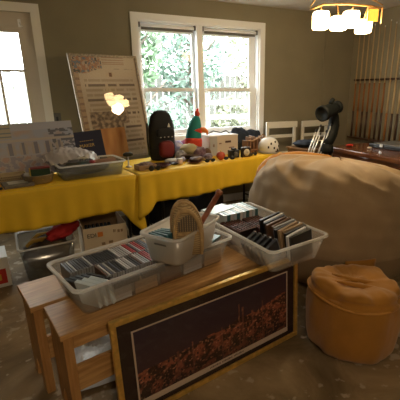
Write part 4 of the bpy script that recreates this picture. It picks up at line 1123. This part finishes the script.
rk = thing('cue_rack', 'dark wall rack with notched rail holding the pool cues', 'cue rack', (RX, 0, 0))
M().box2((-.022, 2.85, 1.575), (-.0005, 4.27, 1.60), .002).build('rack_rail', CUED, rk)
NC = 13; ys = [4.215-i*.0885 for i in range(NC)]
for y in ys:
    for s_ in (-1, 1): M().box2((-.062, y+s_*.022-.005, 1.578), (-.0225, y+s_*.022+.005, 1.597)).build('notch_clip', CUED, rk)
M().box2((-.075, 2.85, .775), (-.0005, 4.27, .80), .002).build('rack_shelf', CUED, rk)
ords = ['farthest', 'second', 'third', 'fourth', 'fifth', 'sixth', 'seventh', 'eighth', 'ninth', 'tenth', 'eleventh', 'twelfth', 'thirteenth']
for i, y in enumerate(ys):
    but = CUEO if i < 7 else CUEL
    lo = CUED if i % 3 != 1 else CUEO
    t = thing('pool_cue', f'pool cue with {"orange-brown" if i < 7 else "pale"} butt, {ords[i]} from the room corner in the wall rack', 'pool cue', (RX-.045, y, .802), 0, 'pool cues in the wall rack')
    hh = 1.44+.03*math.sin(i*2.3)
    M().tube([(0, 0, 0), (0, 0, .36)], [.0155, .0135], 10).build('butt', lo, t)
    M().tube([(0, 0, .3605), (0, 0, .74)], [.0135, .011], 10).build('forearm', but, t)
    M().tube([(0, 0, .7405), (0, 0, hh)], [.011, .0062], 10).build('shaft', CUEL, t)
    M().tube([(0, 0, hh+.0005), (0, 0, hh+.02)], [.0064, .006], 8).build('tip', WHITE, t)

# ---------------------------------------------------------------- ceiling lamp
GLOW = mat('lit_glass', (1, .9, .7), .4, emit=(1.0, .72, .34), es=10)
AMB = mat('amber_glass', (.8, .35, .05), .4, emit=(1.0, .42, .05), es=1.3)
lm = thing('ceiling_lamp', 'brass bar ceiling lamp with glowing square glass shades', 'ceiling lamp', (2.23, 2.62, -.0), R(-18))
M().tube([(-.31, 0, 2.075), (-.20, 0, 2.115), (0, 0, 2.125), (.20, 0, 2.115), (.31, 0, 2.10)], .008, 8).build('lamp_bar', BRASS, lm)
M().tube([(-.30, .03, 2.10), (-.22, .0, 2.22), (-.08, -.02, 2.25), (.05, 0, 2.40)], .005, 6).build('curved_arm', BRASS, lm)
M().tube([(.30, -.02, 2.12), (.12, .0, 2.20), (.0, .0, 2.40)], .005, 6).build('curved_arm', BRASS, lm)
M().lathe([(0, 2.405), (.07, 2.405), (.075, 2.425), (.06, 2.439), (0, 2.439)], 20).build('canopy', BRASS, lm)
shp = [(-.215, 0, 1.995, .13), (-.08, -.05, 1.97, .10), (.055, .03, 2.015, .12), (.18, .05, 1.965, .10)]
for i, (x, y, z, hh) in enumerate(shp):
    w = .055
    b = M(); prof = [(w*.95, z-hh/2), (w*1.08, z-hh/2+.01), (w*1.12, z+hh/2-.02), (w, z+hh/2), (w*.4, z+hh/2+.004)]
    vs = []; n = 32
    for r, zz in prof:
        for k in range(n):
            a = 2*PI*k/n; q = (abs(math.cos(a))**5+abs(math.sin(a))**5)**(-1/5); vs.append((x+r*q*math.cos(a), y+r*q*math.sin(a), zz))
    b.faces(vs, [(j*n+k, j*n+(k+1) % n, (j+1)*n+(k+1) % n, (j+1)*n+k) for j in range(4) for k in range(n)]+[tuple(range(n))[::-1], tuple(4*n+k for k in range(n))], True)
    b.build('glass_shade', GLOW, lm)
    M().tube([(x, y, z+hh/2+.004), (x, 0, 2.105)], .006, 6).build('shade_stem', BRASS, lm)
b = M(); 
for k in range(6): b.box2((.15+k*.014, -.095, 1.985), (.162+k*.014, -.08, 2.075))
b.build('amber_panel', AMB, lm)
b = M(); 
for a, c2 in (((.142, -.098, 1.97), (.148, -.078, 2.09)), ((.262, -.098, 1.97), (.268, -.078, 2.09)), ((.148, -.098, 2.083), (.262, -.078, 2.09))): b.box2(a, c2)
b.build('panel_frame', BRASS, lm)
# unseen ceiling fixture behind the camera, added as warm fill for the foreground
l2 = thing('fill_ceiling_light', 'round flush ceiling light added unseen behind the viewer as warm fill', 'ceiling light', (.2, -1.0, 0))
M().lathe([(0, 2.36), (.14, 2.365), (.17, 2.39), (.17, 2.43)], 28).build('diffuser', mat('lit_diffuser', (1, .9, .75), .4, emit=(1, .72, .42), es=8), l2)
M().lathe([(.171, 2.41), (.18, 2.41), (.18, 2.4395), (.0, 2.4395)], 28).build('rim', BRASS, l2)

def light(kind, name, loc, power, col, size=.1, rot=None, portal=False, sy=None):
    d = bpy.data.lights.new(name, kind); d.energy = power; d.color = col
    if kind == 'AREA':
        d.size = size
        if sy: d.shape = 'RECTANGLE'; d.size_y = sy
        if portal: d.cycles.is_portal = True
    elif kind == 'POINT': d.shadow_soft_size = size
    elif kind == 'SUN': d.angle = size
    o = bpy.data.objects.new(name, d); COL.objects.link(o); o.location = loc
    if rot: o.rotation_euler = rot
    return o
light('POINT', 'lamp_glow', (2.23, 2.60, 1.86), 20, (1, .74, .44), .09)
light('POINT', 'fill_glow', (.2, -1.0, 2.25), 29, (1, .78, .52), .15)  # warm fill from the added unseen fixture
light('AREA', 'window_portal', ((wx0+wx1)/2, WY+.16, (wz0+wz1)/2), 1, (1, 1, 1), wx1-wx0, (-PI/2, 0, 0), True, wz1-wz0)
light('AREA', 'door_portal', ((gx0+gx1)/2, WY+.16, (gz0+gz1)/2), 1, (1, 1, 1), gx1-gx0, (-PI/2, 0, 0), True, gz1-gz0)
light('SUN', 'sunlight', (0, 0, 8), 6.0, (1, .96, .88), .01, (R(38), R(18), 0))
# the sun stands behind the house and lights the garden, its walls keep it off the room
wd = bpy.data.worlds.new('sky'); SC.world = wd; wd.use_nodes = True
bg = wd.node_tree.nodes['Background']; bg.inputs['Color'].default_value = (1.0, .97, .93, 1); bg.inputs['Strength'].default_value = 8.5

# ---------------------------------------------------------------- camera
cam = bpy.data.cameras.new('camera'); co = bpy.data.objects.new('camera', cam); COL.objects.link(co); SC.camera = co
cam.sensor_width = 36; cam.sensor_fit = 'HORIZONTAL'; cam.lens = 36*366/400; cam.shift_x = -38/400
cam.clip_start = .05
co.location = (0, 0, 1.45)
co.rotation_euler = (R(90-16.7), 0, -R(25.4))
SC.view_settings.view_transform = 'Standard'; SC.view_settings.look = 'None'; SC.view_settings.gamma = 1; SC.view_settings.use_curve_mapping = False
SC.view_settings.exposure = 0.5
